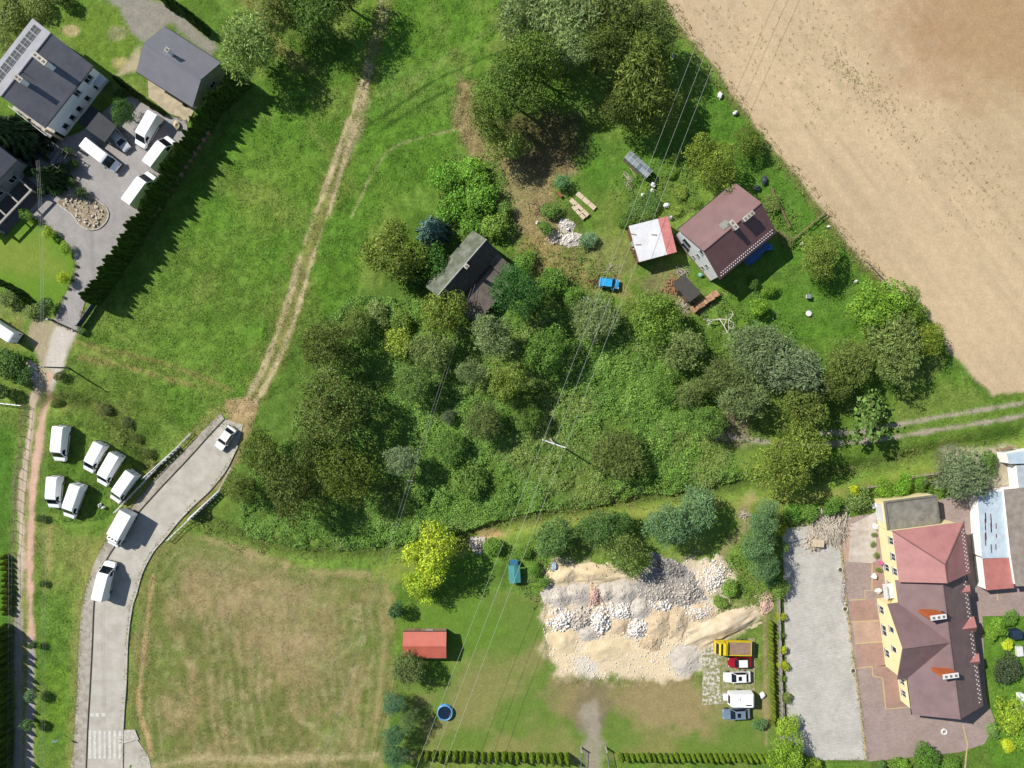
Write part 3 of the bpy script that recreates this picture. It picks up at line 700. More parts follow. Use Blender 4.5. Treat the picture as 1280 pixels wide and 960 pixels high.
MB().slab([(l,3.1,3.5),(-l,3.1,3.5),(-l,0,6.2),(l,0,6.2)], 0.12).build('roof_slope', M_ASB, h)
MB().slab([(-l,-2.7,3.2),(l,-2.7,3.2),(l,-0.02,6.2),(-l,-0.02,6.2)], 0.12).build('roof_slope', M_FELT, h)
MB().tube((-l,0,6.2),(l,0,6.2),0.13,n=6).build('ridge_cap', mat('pale_ridge','b7b9b0','a2a49b',rough=0.9), h)
MB().slab([(-l+.8,-7.1,2.2),(l-2.5,-7.1,2.2),(l-2.5,-2.4,3.25),(-l+.8,-2.4,3.25)], 0.1).build('lean_to_roof', mat('warm_brown_tar_felt','857a70','6c625a',sc=0.8,rough=0.95,wave=('X',1.4,0.5,1.0),bump=0.2), h)
MB().slab([(l-2.4,-6.0,2.5),(l-.2,-6.0,2.5),(l-.2,-2.4,3.45),(l-2.4,-2.4,3.45)], 0.1).build('lean_to_roof', mat('warm_brown_tar_felt','857a70'), h)
MB().box((-l+1.0,-6.8,-.1),(l-2.7,-2.9,2.1)).build('lean_to_wall', M_PLANK, h)
chimney(h, 0.6, -0.5, 0.6, 0.55, 5.0, 6.9, mat('old_brick','8a6a58','6f5446',sc=4,rough=0.95), M_CONC, 1)

# --- maroon-roofed farmhouse
A, B = (29.7, 20.6), (38.7, 28.1)
h, l, w, wl, ww = gable_house('farmhouse', 'white gabled farmhouse with maroon metal roof and two chimneys', 'house', A, B, 10.4, 5.2, 8.0, M_WHITE, M_RBROWN)
chimney(h, 0.0, 0.15, 0.6, 1.5, 7.0, 8.9, mat('grey_chimney','b8b2a6','99938a',sc=2,rough=0.9), M_CONC, 2)
chimney(h, 2.6, -0.25, 1.9, 0.55, 7.0, 8.9, mat('grey_chimney','b8b2a6'), M_CONC, 3)
MB().slab([(-1.3,0.5,7.8),(0.2,0.5,7.8),(0.2,1.6,7.21),(-1.3,1.6,7.21)][::-1], 0.06).build('roof_hatch', mat('zinc_hatch','8f9086','7c7d74',rough=0.6), h)
guards(h, (-l+.3,-w+.35,5.36), (l-.3,-w+.35,5.36), 26, 0.17, 2, (0,0.4,0.215))
for y, z, wd, hh in ((2.6,2.6,1.6,1.2),(2.2,0.7,1.6,1.2),(0.0,5.3,0.9,1.2),(-0.1,3.0,0.7,1.1),(0.1,0.8,0.7,1.1),(-2.3,3.0,0.7,1.1),(-2.2,0.8,0.7,1.1)):
    window(h, (-wl, y, z), (0,1,0), (-1,0,0), wd, hh, m=M_DARKTRIM if wd > 1 else None)
MB().box((-wl-.12,-ww,-.1),(-wl-.01,ww,0.35)).build('plinth', mat('plinth_stone','a79480','8e7c6a',sc=2,rough=0.95), h)
# veranda on the shady side
MB().slab([(0.0,-ww-1.9,2.3),(l-1.0,-ww-1.9,2.3),(l-1.0,-ww-.02,2.7),(0.0,-ww-.02,2.7)],0.06).build('veranda_roof', mat('blue_sheet','3f6fa8','305a8c',rough=0.5), h)
for x in (0.2, 2.2, l-1.2): MB().box((x-.05,-ww-1.85,-.05),(x+.05,-ww-1.75,2.25)).build('veranda_post', M_WOOD, h)

# --- workshop with half white, half red roof
p = [W(u, v, z) for u, v, z in ((786,282.5,3.1),(835,270,3.1),(846,315,2.9),(799,327.5,2.9))]
o = Vector((sum(q.x for q in p)/4, sum(q.y for q in p)/4, 0)); loc = [q-o for q in p]
wk = thing('workshop', 'low workshop with flat roof half white and half red', 'shed', o)
def mix(a, b, t): return a.lerp(b, t)
k = 0.74; top, bot = mix(loc[0], loc[1], k), mix(loc[3], loc[2], k)
up = Vector((0,0,0.0))
MB().slab([loc[3], bot, top, loc[0]], 0.14).build('roof_panel', mat('white_sheet_roof','f4f4f5','dedee1',sc=0.5,rough=0.6,wave=('X',1.5,0.15)), wk)
MB().slab([bot, loc[2], loc[1], top], 0.14).build('roof_panel', mat('faded_red_sheet_roof','dd918a','c87d77',sc=1.2,rough=0.7,wave=('X',1.5,0.15)), wk)
ins = [q*0.95 for q in loc]
MB().prism([(q.x, q.y) for q in ins], -0.1, 2.72).build('wall', mat('rough_brick_wall','8a5a48','6a4436',sc=2.5,rough=0.95,bump=0.3), wk)
e = (loc[0]-loc[3]); n = Vector((-e.y, e.x, 0)).normalized()
window(wk, mix(ins[3], ins[0], 0.5)*1.0 - Vector((0,0,mix(ins[3],ins[0],.5).z-1.1)), e, n if n.dot(loc[0]+loc[3]) > 0 else -n, 1.3, 1.0)
rng = random.Random(3)
for (a, b_) in ((0.06,0.75),(0.1,0.45),(0.55,0.6)):
    q = mix(mix(loc[3], loc[2], a), mix(loc[0], loc[1], a), b_); MB().obox((q.x,q.y),(1,rng.uniform(-.4,.4)),0.9,0.16,q.z-.02,q.z+0.05).build('roof_scrap', M_WOOD, wk)
# loose planks leaning at its west wall
for i in range(5):
    q = W(787+i*2.4, 312+i*4.5, 0.0); MB()
    pl = MB().tube((0,0,0.05),(0.5,0.35,2.2),0.07,n=4).build('leaning_plank', mat('red_brown_boards','a0573c','84442e',sc=3,rough=0.9)); pl.location = q
    tag(pl, ('longest reddish plank leaning at the workshop wall corner','reddish plank leaning next to the corner plank','middle reddish plank leaning on the workshop wall','reddish plank leaning by the lower workshop corner','last reddish plank at the shady workshop corner')[i], 'plank', 'planks leaning on the workshop wall')

# --- dark felt shed by the farmhouse
p = [W(u, v, 2.4) for u, v in ((841,353),(855,343),(876.5,366.5),(861.6,378))]
o = Vector((sum(q.x for q in p)/4, sum(q.y for q in p)/4, 0)); loc = [q-o for q in p]
fs = thing('felt_shed', 'small shed with dark felt roof beside stacked firewood', 'shed', o)
MB().slab(loc[::-1] if (loc[1]-loc[0]).cross(loc[2]-loc[0]).z < 0 else loc, 0.1).build('roof', mat('grey_felt','56524f','4a4744',sc=1.2,rough=0.95), fs)
MB().prism([(q.x*.9, q.y*.9) for q in loc], -0.1, 2.28).build('wall', M_WOOD, fs)
d = (loc[0]-loc[3]); 
MB().obox(((loc[0].x+loc[3].x)*.455,(loc[0].y+loc[3].y)*.455), d, 0.9, 0.08, 0, 1.9).build('door', M_PLANK, fs)

# --- glazed cold frame / greenhouse
p = [W(u, v, 1.5) for u, v in ((780.5,196),(789.5,188),(817,213),(808,222))]
c = sum(p, Vector())/4; t = (p[2]-p[1]); rz = math.atan2(t.y, t.x); Lg = t.length; Wg = (p[1]-p[0]).length
gh = thing('greenhouse', 'small glazed greenhouse with silvery panes on the grass', 'greenhouse', (c.x, c.y, 0), rz)
M_PANE = mat('silvery_pane','aeb6bb','8b949a',sc=1.5,rough=0.12,spec=0.7); M_PANE2 = mat('misty_pane','8a959b','6f7a80',sc=1.5,rough=0.15,spec=0.7)
nx_ = 6
for i in range(nx_):
    for s in (-1, 1):
        x0 = -Lg/2+i*Lg/nx_+.04; x1 = x0+Lg/nx_-.08
        q = [(x0,s*Wg/2,1.35),(x1,s*Wg/2,1.35),(x1,s*0.05,1.85),(x0,s*0.05,1.85)]
        MB().slab(q if s < 0 else q[::-1], 0.03).build('pane', M_PANE if (i*3+s) % 4 else M_PANE2, gh)
        q = [(x0,s*Wg/2,0.3),(x1,s*Wg/2,0.3),(x1,s*Wg/2,1.3),(x0,s*Wg/2,1.3)]
        MB().slab(q if s < 0 else q[::-1], 0.03).build('side_pane', M_PANE2, gh)
for i in range(nx_+1):
    x = -Lg/2+i*Lg/nx_; mb = MB()
    for s in (-1, 1): mb.tube((x,s*Wg/2,1.36),(x,0,1.88),0.035,n=4).tube((x,s*Wg/2,0),(x,s*Wg/2,1.36),0.035,n=4)
    mb.build('frame_rib', M_TRIM, gh)
mb = MB(); mb.box((-Lg/2-.1,-Wg/2-.1,-.1),(Lg/2+.1,-Wg/2+.05,0.28)).box((-Lg/2-.1,Wg/2-.05,-.1),(Lg/2+.1,Wg/2+.1,0.28)); mb.build('base', mat('old_brick','8a6a58'), gh)

# --- red garden shed
A, B = W(503,808,3.0), W(557.5,808,3.0)
h, l, w, wl, ww = gable_house('garden_shed', 'garden shed with orange-red metal roof on the lawn', 'shed', A.xy, B.xy, 4.3, 2.35, 2.9, mat('shed_boards','b49a7c','957d62',sc=2.5,rough=0.9), M_RORANGE, over=0.25, t=0.08)
window(h, (0.6, ww, 0.9), (1,0,0), (0,1,0), 1.1, 0.8); MB().box((-1.9,ww-.02,0),(-1.0,ww+.05,1.9)).build('door', M_WOOD, h)
bbq = thing('grill', 'pale grill standing against the red roofed garden shed', 'grill', W(534.5,788,0))
MB().box((-.35,-.3,0.6),(.35,.3,0.85)).build('bowl', M_STEEL, bbq, 0.06); MB().tube((-.36,0,0.9),(.36,0,0.9),0.3,n=10).build('lid', M_TRIM, bbq)
for x in (-.28,.28):
    for y in (-.22,.22): MB().tube((x,y,0),(x,y,.62),0.03,n=4).build('leg', M_DARKTRIM, bbq)

# --- big yellow house
P0 = Vector((67.1, -30.7)); ang = math.atan2(-0.9917, 0.1286)
yh = thing('yellow_house', 'large cream yellow house with wine red hipped and gabled roof', 'house', (P0.x, P0.y, 0), ang)
# local x runs south along the ridge, +y is east
ZE, ZR, HW = 4.2, 7.3, 5.75; NE, NR = 5.4, 8.7
LS, LN = 21.8, 8.2
R = M_RRED; tk = 0.16
def rs(name, pts, m=None):
    p = [Vector(q) for q in pts]
    if (p[1]-p[0]).cross(p[2]-p[0]).z < 0: pts = pts[::-1]
    return MB().slab(pts, tk).build(name, m or R, yh)
rs('roof_slope', [(0.05,HW,ZE),(LS,HW,ZE),(LS,0,ZR),(0.05,0,ZR)])                     # east
rs('roof_slope', [(0.05,-HW,ZE),(3.6,-HW,ZE),(9.7,0,ZR),(0.05,0,ZR)])                 # west, north of wing
rs('roof_slope', [(15.9,-HW,ZE),(LS,-HW,ZE),(LS,0,ZR),(9.7,0,ZR)])                    # west, south of wing
WT = -7.4
rs('wing_roof_slope', [(3.6,-HW,ZE),(3.6,WT,ZE),(9.7,WT,ZR-.05),(9.7,0,ZR)])
rs('wing_roof_slope', [(15.9,WT,ZE),(15.9,-HW,ZE),(9.7,0,ZR),(9.7,WT,ZR-.05)])
MB().tube((0,0,ZR),(LS,0,ZR),0.13,n=6).build('ridge_cap', R, yh); MB().tube((9.7,WT,ZR-.03),(9.7,0,ZR),0.12,n=6).build('ridge_cap', R, yh)
PK = -2.9
M_PINKN = roof_mat('faded_pink_metal_roof','bb8480','aa7370')
rs('hip_slope', [(-LN,-HW,NE),(-LN,HW,NE),(PK,0,NR)], M_PINKN)
rs('hip_slope', [(-LN,HW,NE),(0,HW,NE),(0,0,NR),(PK,0,NR)], M_PINKN)
rs('hip_slope', [(-LN,-HW,NE),(0,-HW,NE),(0,0,NR),(PK,0,NR)], M_PINKN)
for a in ((-LN,-HW,NE), (-LN,HW,NE), (0,0,NR)): MB().tube(a, (PK,0,NR), 0.11, n=6).build('hip_cap', M_RBROWN, yh)
def blk(name, prof_y, x0, x1):
    n = len(prof_y); mb = MB()
    mb.add([(x0,y,z) for y,z in prof_y]+[(x1,y,z) for y,z in prof_y], [tuple(range(n-1,-1,-1)), tuple(range(n,2*n))]+[(i,(i+1)%n,n+(i+1)%n,n+i) for i in range(n)])
    return mb.build(name, M_YELLOW, yh)
IW = HW-0.45
zw = ZE + (ZR-ZE)*0.45/HW - tk-.03
blk('wall', [(-IW,-.1),(IW,-.1),(IW,zw),(0,ZR-tk-.03),(-IW,zw)], 0.0, LS-.4)
zn = NE-0.2
blk('north_wall', [(-IW,-.1),(IW,-.1),(IW,zn),(-IW,zn)], -LN+.45, -0.01)
blk('gable_wall', [(-IW,zn),(IW,zn),(0,NR-tk-.1)], -0.4, -0.12)
mb = MB()      # wing walls, gable facing west
pf = [(4.1,-.1),(15.4,-.1),(15.4,ZE+.05),(9.7,ZR-.35),(4.1,ZE+.05)]
n = 5
mb.add([(x,WT+.35,z) for x,z in pf]+[(x,-IW+.02,z) for x,z in pf], [tuple(range(n)), tuple(range(2*n-1,n-1,-1))]+[((i+1)%n,i,n+i,n+(i+1)%n) for i in range(n)])
mb.build('wing_wall', M_YELLOW, yh)
for x, z, wd in ((5.6,0.7,1.3),(9.0,0.7,1.8),(12.8,0.7,1.3),(8.0,3.2,1.0),(11.2,3.2,1.0)): window(yh, (x, WT+.35, z), (1,0,0), (0,-1,0), wd, 1.3)
for x in (-6.2,-3.6,-1.2): 
    for z in ((0.7, 3.2) if x > -3 else (3.2,)): window(yh, (x, -IW, z), (1,0,0), (0,-1,0), 1.2, 1.3)
for x in (1.6, 17.6, 19.6):
    for z in (0.9,): window(yh, (x, -IW, z), (1,0,0), (0,-1,0), 1.1, 1.3)
for y in (-3, 0, 3): window(yh, (LS-.4, y, 1.0), (0,1,0), (1,0,0), 1.2, 1.3)
MB().box((1.0,-IW-1.7,2.5),(3.4,-IW-.02,2.65)).build('balcony_slab', M_TRIM, yh)
mb = MB()
for k in range(9): mb.tube((1.05+k*.29,-IW-1.65,2.65),(1.05+k*.29,-IW-1.65,3.5),0.03,n=4)
mb.tube((1.0,-IW-1.65,3.5),(3.4,-IW-1.65,3.5),0.05,n=6); mb.build('balcony_railing', M_TRIM, yh)
for x in (1.2, 3.2): MB().tube((x,-IW-1.3,2.5),(x,-IW-.02,1.7),0.06,n=6).build('balcony_bracket', M_TRIM, yh)
M_PINKR = roof_mat('pink_dormer_metal','b87d7a','ab716e')  # dormers in a pinker tone than the main roof
for x, s in ((3.0,0.75),(8.6,1.25),(14.2,0.85)):
    d = MB(); z0 = ZE+.15; y0 = HW+.25
    za = z0+s*1.05; yi = HW-(za-ZE)*HW/(ZR-ZE)-.3
    d.add([(x-s,y0,z0),(x+s,y0,z0),(x,y0-.55,za),(x,yi,za),(x-s,HW-.9*s,z0),(x+s,HW-.9*s,z0)], [(0,1,2),(0,2,3,4),(1,5,3,2),(4,3,5),(0,4,5,1)])
    d.build('dormer_roof', M_PINKR, yh)
guards(yh, (0.5,HW-.5,ZE+.25), (LS-.5,HW-.5,ZE+.25), 28, 0.17, 2, (0,-.4,.2))
guards(yh, (-LN+.8,HW-.5,NE+.27), (-.3,HW-.5,NE+.27), 11, 0.17, 2, (0,-.4,.2))
for x, y in ((4.9,-2.2),(14.1,-1.5)): chimney(yh, x, y, 0.6, 2.3, 5.0, 8.9, M_BRICK, M_TRIM, 3)
MB().tube((4.9,-0.5,7.0),(4.9,-0.5,8.6),0.12,n=8).build('vent_pipe', M_DARKTRIM, yh)
mb = MB(); mb.tube((0.05,HW+.08,ZE-.1),(LS,HW+.08,ZE-.1),0.08,n=6); mb.build('gutter', M_DARKTRIM, yh)
MB().tube((15.9,-HW-.06,ZE-.1),(LS,-HW-.06,ZE-.1),0.08,n=6).build('gutter', M_DARKTRIM, yh)
# flat roofed extension to the north
ex = thing('flat_extension', 'flat concrete roofed garage adjoining the yellow house', 'garage', (P0.x, P0.y, 0), ang)
MB().box((-LN-4.2,-IW,-.1),(-LN+.38,3.0,3.1)).build('wall', M_YELLOW, ex)
MB().box((-LN-4.3,-IW-.12,3.1),(-LN+.42,3.1,3.28)).build('roof_slab', mat('stained_concrete_roof','9b978b','6d6a60',sc=0.8,rough=0.95,edge=(0.3,0.7)), ex)
for (x0,y0,x1,y1) in ((-LN-4.3,-IW-.12,-LN-4.08,3.1),(-LN-4.07,-IW-.12,-LN+.1,-IW+.1),(-LN-4.07,2.9,-LN+.1,3.1)):
    MB().box((x0,y0,3.28),(x1,y1,3.5)).build('parapet', mat('dirty_parapet','8b887e','6b6960',sc=1.5,rough=0.95), ex)
MB().box((-LN-3.6,-IW-.06,0),(-LN-.6,-IW+.01,2.3)).build('garage_door', M_TRIM, ex)

# --- long shed with pale blue and red sheet roofs, east side
def flat_shed(name, label, roofs, z, wallm, slope=0.2, group=None, overhang=1.0):
    allp = [W(u, v, z) for r in roofs for u, v in r[0]]
    o = Vector((sum(q.x for q in allp)/len(allp), sum(q.y for q in allp)/len(allp), 0))
    s = thing(name, label, 'shed', o, 0, group)
    for pts, m in roofs:
        p = [W(u, v, z)-o for u, v in pts]
        if (p[1]-p[0]).cross(p[2]-p[0]).z < 0: p = p[::-1]
        c = sum(p, Vector())/len(p)
        MB().slab(p, 0.1).build('roof_panel', m, s)
        q = [c+(v_-c)*0.965 for v_ in p]
        MB().prism([(v_.x, v_.y) for v_ in q], -0.1, z-0.115).build('wall', wallm, s)
    return s
M_BLUER = mat('pale_blue_sheet','d0dfe8','b5c8d3',sc=0.9,rough=0.5,wave=('X',3.0,0.3))
M_ROOFC = mat('dusty_roof_felt','a89c90','8c8278',sc=0.9,rough=0.95,bump=0.2)
sh = flat_shed('long_shed', 'long low shed with pale blue sheet roof and rust marks', [([(1222,615),(1253,614),(1261,697),(1228,698)], M_BLUER)], 2.5, M_WHITE)
rng = random.Random(8)
o = Vector(sh.location)
for i in range(16):
    q = W(1232+rng.choice((0,7,13))+rng.uniform(-1,1)*0.6, 644+rng.uniform(0,44), 2.5)-o
    MB().obox((q.x,q.y),(0.06,-1),rng.uniform(.5,1.6),0.16,2.5,2.515).build('rust_patch', mat('rust','8d4a3a','74392c',sc=4,rough=0.95), sh)
flat_shed('red_roof_shed', 'shed with faded red sheet roof next to the blue roof', [([(1228.5,699),(1262,696),(1268,735),(1233,738)], mat('faded_wine_sheet','c58078','b4716a',sc=0.6,rough=0.6,wave=('X',3.0,0.25)))], 2.4, M_WHITE)
flat_shed('felt_roof_hall', 'broad flat hall with dusty grey felt roof beside blue roof', [([(1255,612),(1330,604),(1345,730),(1270,733),(1263,690)], M_ROOFC)], 3.2, M_WHITE)
flat_shed('pale_shed', 'pale blue-white sheet roofed shed at the end of the ditch', [([(1259,567),(1320,558),(1322,578),(1262,580)], M_BLUER)], 2.6, M_WHITE)
flat_shed('narrow_shed', 'narrow shed with light grey metal roof by white wall', [([(1271,582),(1320,578),(1324,608),(1274,613)], mat('light_grey_sheet','c3cad0','aeb6bd',sc=0.8,rough=0.5,wave=('X',3.0,0.3)))], 2.4, M_WHITE)
# ------------------------------------------------------------------ plants
def kites(P, Nn, size, asp, rs, T=None):
    n = len(P)
    Nn = Nn/np.maximum(np.linalg.norm(Nn, axis=1, keepdims=True), 1e-6)
    R = T if T is not None else rs.normal(size=(n, 3))
    t = R - Nn*np.sum(R*Nn, axis=1, keepdims=True); t /= np.maximum(np.linalg.norm(t, axis=1, keepdims=True), 1e-6)
    b = np.cross(Nn, t); s = np.asarray(size).reshape(-1, 1)
    V4 = np.stack([P - t*s*0.5, P + b*s*asp*0.5 + t*s*0.06, P + t*s*0.5, P - b*s*asp*0.5 + t*s*0.06], 1)
    return V4.reshape(-1, 3), np.arange(4*n).reshape(n, 4)
def leaf_tint(rs, n, grp=None, spread=0.22, warm=0.06):
    k = 1 + spread*rs.normal(size=(n, 1))
    w_ = warm*rs.normal(size=(n, 1))
    if grp is not None: k = k*grp
    c = np.concatenate([k*(1+w_), k, k*(1-w_*0.6)], 1)
    return np.clip(c, 0.25, 2.2)
def crown(seed, nb, nl, leaf, asp, blob=(0.26, 0.42), flat=1.0, droop=0.0, jag=0.4, ndir=0.6):
    """leaf clumps gathered on boughs round a crown of radius 1"""
    rs = np.random.RandomState(seed)
    d = rs.normal(size=(nb, 3)); d /= np.linalg.norm(d, axis=1, keepdims=True); d[:, 2] = np.where(d[:, 2] < -0.35, -d[:, 2], d[:, 2])
    lobes = 1 + jag*(vnoise(np.arctan2(d[:,1], d[:,0])*1.6+20, d[:,2]*2+seed, seed)-0.5)*2
    br = rs.uniform(*blob, nb); cen = d*((0.98-br)*lobes*rs.uniform(0.6, 1.06, nb))[:, None]
    nin = nb//3; cen[:nin] *= rs.uniform(0.3, 0.8, (nin, 1))
    cen[:, 2] *= flat
    pick = rs.choice(nb, nl, p=br**2/np.sum(br**2))
    e = rs.normal(size=(nl, 3)); e /= np.linalg.norm(e, axis=1, keepdims=True)
    e[:, 2] += 0.25; e /= np.linalg.norm(e, axis=1, keepdims=True)
    rad = br[pick]*np.where(rs.rand(nl) < 0.8, rs.uniform(0.82, 1.12, nl), rs.uniform(0.3, 0.8, nl))
    # sub-clumping: pull leaves to twigs
    P = cen[pick] + e*rad[:, None]*np.array([1, 1, 0.85*flat])
    tw = rs.randint(0, nl, nl); sel = rs.rand(nl) < 0.45
    near = np.linalg.norm(P[tw]-P, axis=1) < 0.0
    g = np.round(P/ (leaf*2.2)); jit = np.sin(g@np.array([12.98, 78.2, 37.7]))*43758.5; jit = jit-np.floor(jit)
    P = P + e*((jit-0.5)*leaf*2.4)[:, None]
    keep = np.ones(nl, bool)
    for i in range(nb):                       # nothing deep inside another bough
        keep &= ~((np.linalg.norm((P-cen[i])/np.array([1,1,0.85*flat]), axis=1) < br[i]*0.62) & (pick != i))
    P, e, pick, jit = P[keep], e[keep], pick[keep], jit[keep]; n = len(P)
    Nn = e + ndir*rs.normal(size=(n, 3)); T = None
    if droop > 0:
        out = e.copy(); out[:, 2] = -droop + 0.3*rs.normal(size=n); T = out + 0.35*rs.normal(size=(n, 3))
    V_, Q_ = kites(P, Nn, leaf*rs.uniform(0.55, 1.5, n), asp, rs, T)
    grp = (1 + 0.13*rs.normal(size=nb))[pick][:, None]*(0.86+0.28*jit[:, None])
    return np_mesh('crown', V_, Q_, np.repeat(leaf_tint(rs, n, grp), 4, axis=0), M_LEAF)
def conifer(seed, nl, leaf, tiers, asp=0.4, taper=1.0, base=0.0):
    """cone of drooping tiers, radius 1 at the foot, height 1"""
    rs = np.random.RandomState(seed)
    h = 1-np.sqrt(rs.rand(nl))**0.9; h = np.clip(h, 0, 0.995)
    a = rs.uniform(0, 2*math.pi, nl)
    arms = np.round(a/(2*math.pi)*13 + np.floor(h*tiers)*0.5)
    a = a*0.4 + 0.6*(arms-np.floor(h*tiers)*0.5)/13*2*math.pi
    r = (1-h)**taper*(1.0 + 0.16*np.sin(arms*7.1+np.floor(h*tiers)*3.3))*np.sqrt(rs.uniform(0.12, 1, nl))
    tz = (np.floor(h*tiers)+0.5)/tiers
    z = h*0.55 + tz*0.45 - 0.07*r + base
    P = np.stack([r*np.cos(a), r*np.sin(a), z], 1)
    out = np.stack([np.cos(a), np.sin(a), np.full(nl, -0.25)], 1)
    Nn = np.stack([0.5*np.cos(a), 0.5*np.sin(a), np.full(nl, 0.9)], 1) + 0.35*rs.normal(size=(nl, 3))
    V_, Q_ = kites(P, Nn, leaf*rs.uniform(0.7, 1.3, nl), asp, rs, out + 0.3*rs.normal(size=(nl, 3)))
    return np_mesh('crown', V_, Q_, np.repeat(leaf_tint(rs, nl, None, 0.2, 0.06), 4, axis=0), M_LEAF)
def column_shrub(seed, nl, leaf):
    """thuja: narrow upright flame, radius 1, height 1"""
    rs = np.random.RandomState(seed)
    h = rs.rand(nl)**1.15; a = rs.uniform(0, 2*math.pi, nl)
    prof = np.where(h < 0.25, 0.75+h, 1.0)*np.clip(1-h, 0, 1)**0.5*1.05
    r = prof*(0.9+0.14*np.sin(a*5+seed+h*9))*np.sqrt(rs.uniform(0.35, 1, nl))
    P = np.stack([r*np.cos(a), r*np.sin(a), h], 1)
    up = np.stack([0.5*np.cos(a), 0.5*np.sin(a), np.ones(nl)*0.35], 1)
    Nn = np.stack([np.cos(a), np.sin(a), np.full(nl, 0.45)], 1) + 0.4*rs.normal(size=(nl, 3))
    V_, Q_ = kites(P, Nn, leaf*rs.uniform(0.7, 1.3, nl), 0.6, rs, up + 0.3*rs.normal(size=(nl, 3)))
    return V_, Q_, np.repeat(leaf_tint(rs, nl, None, 0.18, 0.06), 4, axis=0)
def trunk_mesh(seed, limbs=7, z1=0.62, r=0.03, sp=0.3):
    """unit height trunk with rising limbs"""
    rg = random.Random(seed); mb = MB()
    mb.tube((0,0,-0.03),(rg.uniform(-.02,.02),rg.uniform(-.02,.02),0.3),r,r*0.8,8)
    p = Vector((0,0,0.3))
    mb.tube(p,(0.01,0.02,z1),r*0.8,r*0.4,7)
    for i in range(limbs):
        a = i*2.4+rg.uniform(-.3,.3); z = rg.uniform(0.22, 0.55); q = Vector((math.cos(a)*sp*rg.uniform(.6,1), math.sin(a)*sp*rg.uniform(.6,1), z+rg.uniform(.18,.34)))
        m_ = Vector((0,0,z)).lerp(q,0.5)+Vector((0,0,.03))
        mb.tube((0,0,z),m_,r*0.5,r*0.34,6); mb.tube(m_,q,r*0.34,r*0.12,5)
    return mb.mesh('trunk', smooth=True)
def bare_tree(seed, depth=4, spread=0.7, r0=0.04, mats=None, up=0.35):
    rg = random.Random(seed); mb = MB()
    def grow(p, d, ln, r, k):
        q = p + d*ln
        mb.tube(p, q, r, r*0.66, 5 if r > .012 else 3)
        if k == 0: return
        for i in range(rg.choice((2, 3, 3))):
            v = Vector((rg.gauss(0,1), rg.gauss(0,1), rg.gauss(up,0.5))).normalized()
            grow(q, (d*(1-spread)+v*spread).normalized(), ln*rg.uniform(.62,.9), r*0.66, k-1)
    grow(Vector((0,0,-.03)), Vector((0.05,0.03,1)), 0.28, r0, depth)
    return mb.mesh('branches')
PROTO = {
 'round': [crown(s, 46, 13500, 0.058, 0.7) for s in (1, 2, 3, 4)],
 'big':   [crown(s, 80, 19000, 0.046, 0.7, blob=(0.16, 0.32), jag=0.45) for s in (11, 12, 13)],
 'lumpy': [crown(s, 34, 12000, 0.056, 0.75, blob=(0.24, 0.36), jag=0.45, ndir=0.5) for s in (21, 22, 23)],
 'willow':[crown(s, 54, 13000, 0.105, 0.25, blob=(0.2, 0.36), droop=0.25, jag=0.35, ndir=0.7) for s in (31, 32, 33)],
 'shrub': [crown(s, 26, 5000, 0.095, 0.7, blob=(0.28, 0.46), flat=0.9, jag=0.35) for s in (41, 42, 43)],
 'sparse':[crown(s, 34, 1500, 0.17, 0.8, blob=(0.16, 0.3), jag=0.5, ndir=0.4) for s in (51, 52)],
 'spruce':[conifer(s, 5200, 0.17, 9) for s in (61, 62)],
}
TRUNK = [trunk_mesh(s) for s in (1, 2, 3)]
for m_ in TRUNK: m_.materials.append(M_BARK)
def C3(h, k=0.62): return lin(h, k)
_tn = [0]
def tree(kind, u, v, rpx, h, hexcol, label, name='tree', cat='tree', group=None, rz=None, stretch=1.0, rot=None, low=False):
    """crown centre at photo position (u, v); radius in photo pixels; height in metres"""
    i = _tn[0]; _tn[0] += 1; rg = random.Random(i*7+5)
    meshes = PROTO[kind]; me = meshes[i % len(meshes)]
    r0 = rpx/PXM*1.0
    stretch *= rg.uniform(0.86, 1.16)
    rz = rz or (min(0.46*h, r0*0.95) if not low else 0.55*h)
    zc = h - rz*0.93
    if kind == 'spruce': zc = h*0.3
    r = r0*(CAM_H-zc)/CAM_H
    p = W(u, v, zc); b = W(*((640+p.x*PXM, 480-p.y*PXM)), 0)
    g = gz(640+p.x*PXM, 480-p.y*PXM)
    t = thing(name, label, cat, (p.x, p.y, g), 0, group)
    c = link('crown' if cat == 'tree' else 'foliage', me, t)
    q = C3(hexcol); g_ = q[1]*1.62
    blu = hexcol in ('6f8c8c',)
    c.color = (min(q[0]*1.5, g_*(0.74 if q[1] < 0.24 else 0.87)), g_, q[2]*1.3 if blu else min(q[2]*1.25, g_*0.48), 1)
    c.rotation_euler = (0, 0, rot if rot is not None else rg.uniform(0, 6.28))
    if kind == 'spruce':
        c.location = (0, 0, 0.25); c.scale = (r, r, h)
    else:
        c.location = (0, 0, zc); c.scale = (r*stretch, r/stretch, rz)
    k = link('trunk' if cat == 'tree' else 'stem', TRUNK[i % 3], t)
    hh = h*0.93; k.scale = (max(hh*0.9, r*1.2)*0.9, max(hh*0.9, r*1.2)*0.9, hh*0.98); k.rotation_euler = (0, 0, rg.uniform(0, 6.28))
    return t
def shrub(u, v, rpx, h, hexcol, label, group=None, kind='shrub', name='shrub'):
    return tree(kind, u, v, rpx, h, hexcol, label, name, 'shrub', group, low=True)

OL, OLD, OLY, GR, DG, GG, BG, YG = '7c8038', '656a30', '8f8a3c', '6f8c3a', '4a6a30', '8a9468', '6c8a68', '9aa83e'
T = tree
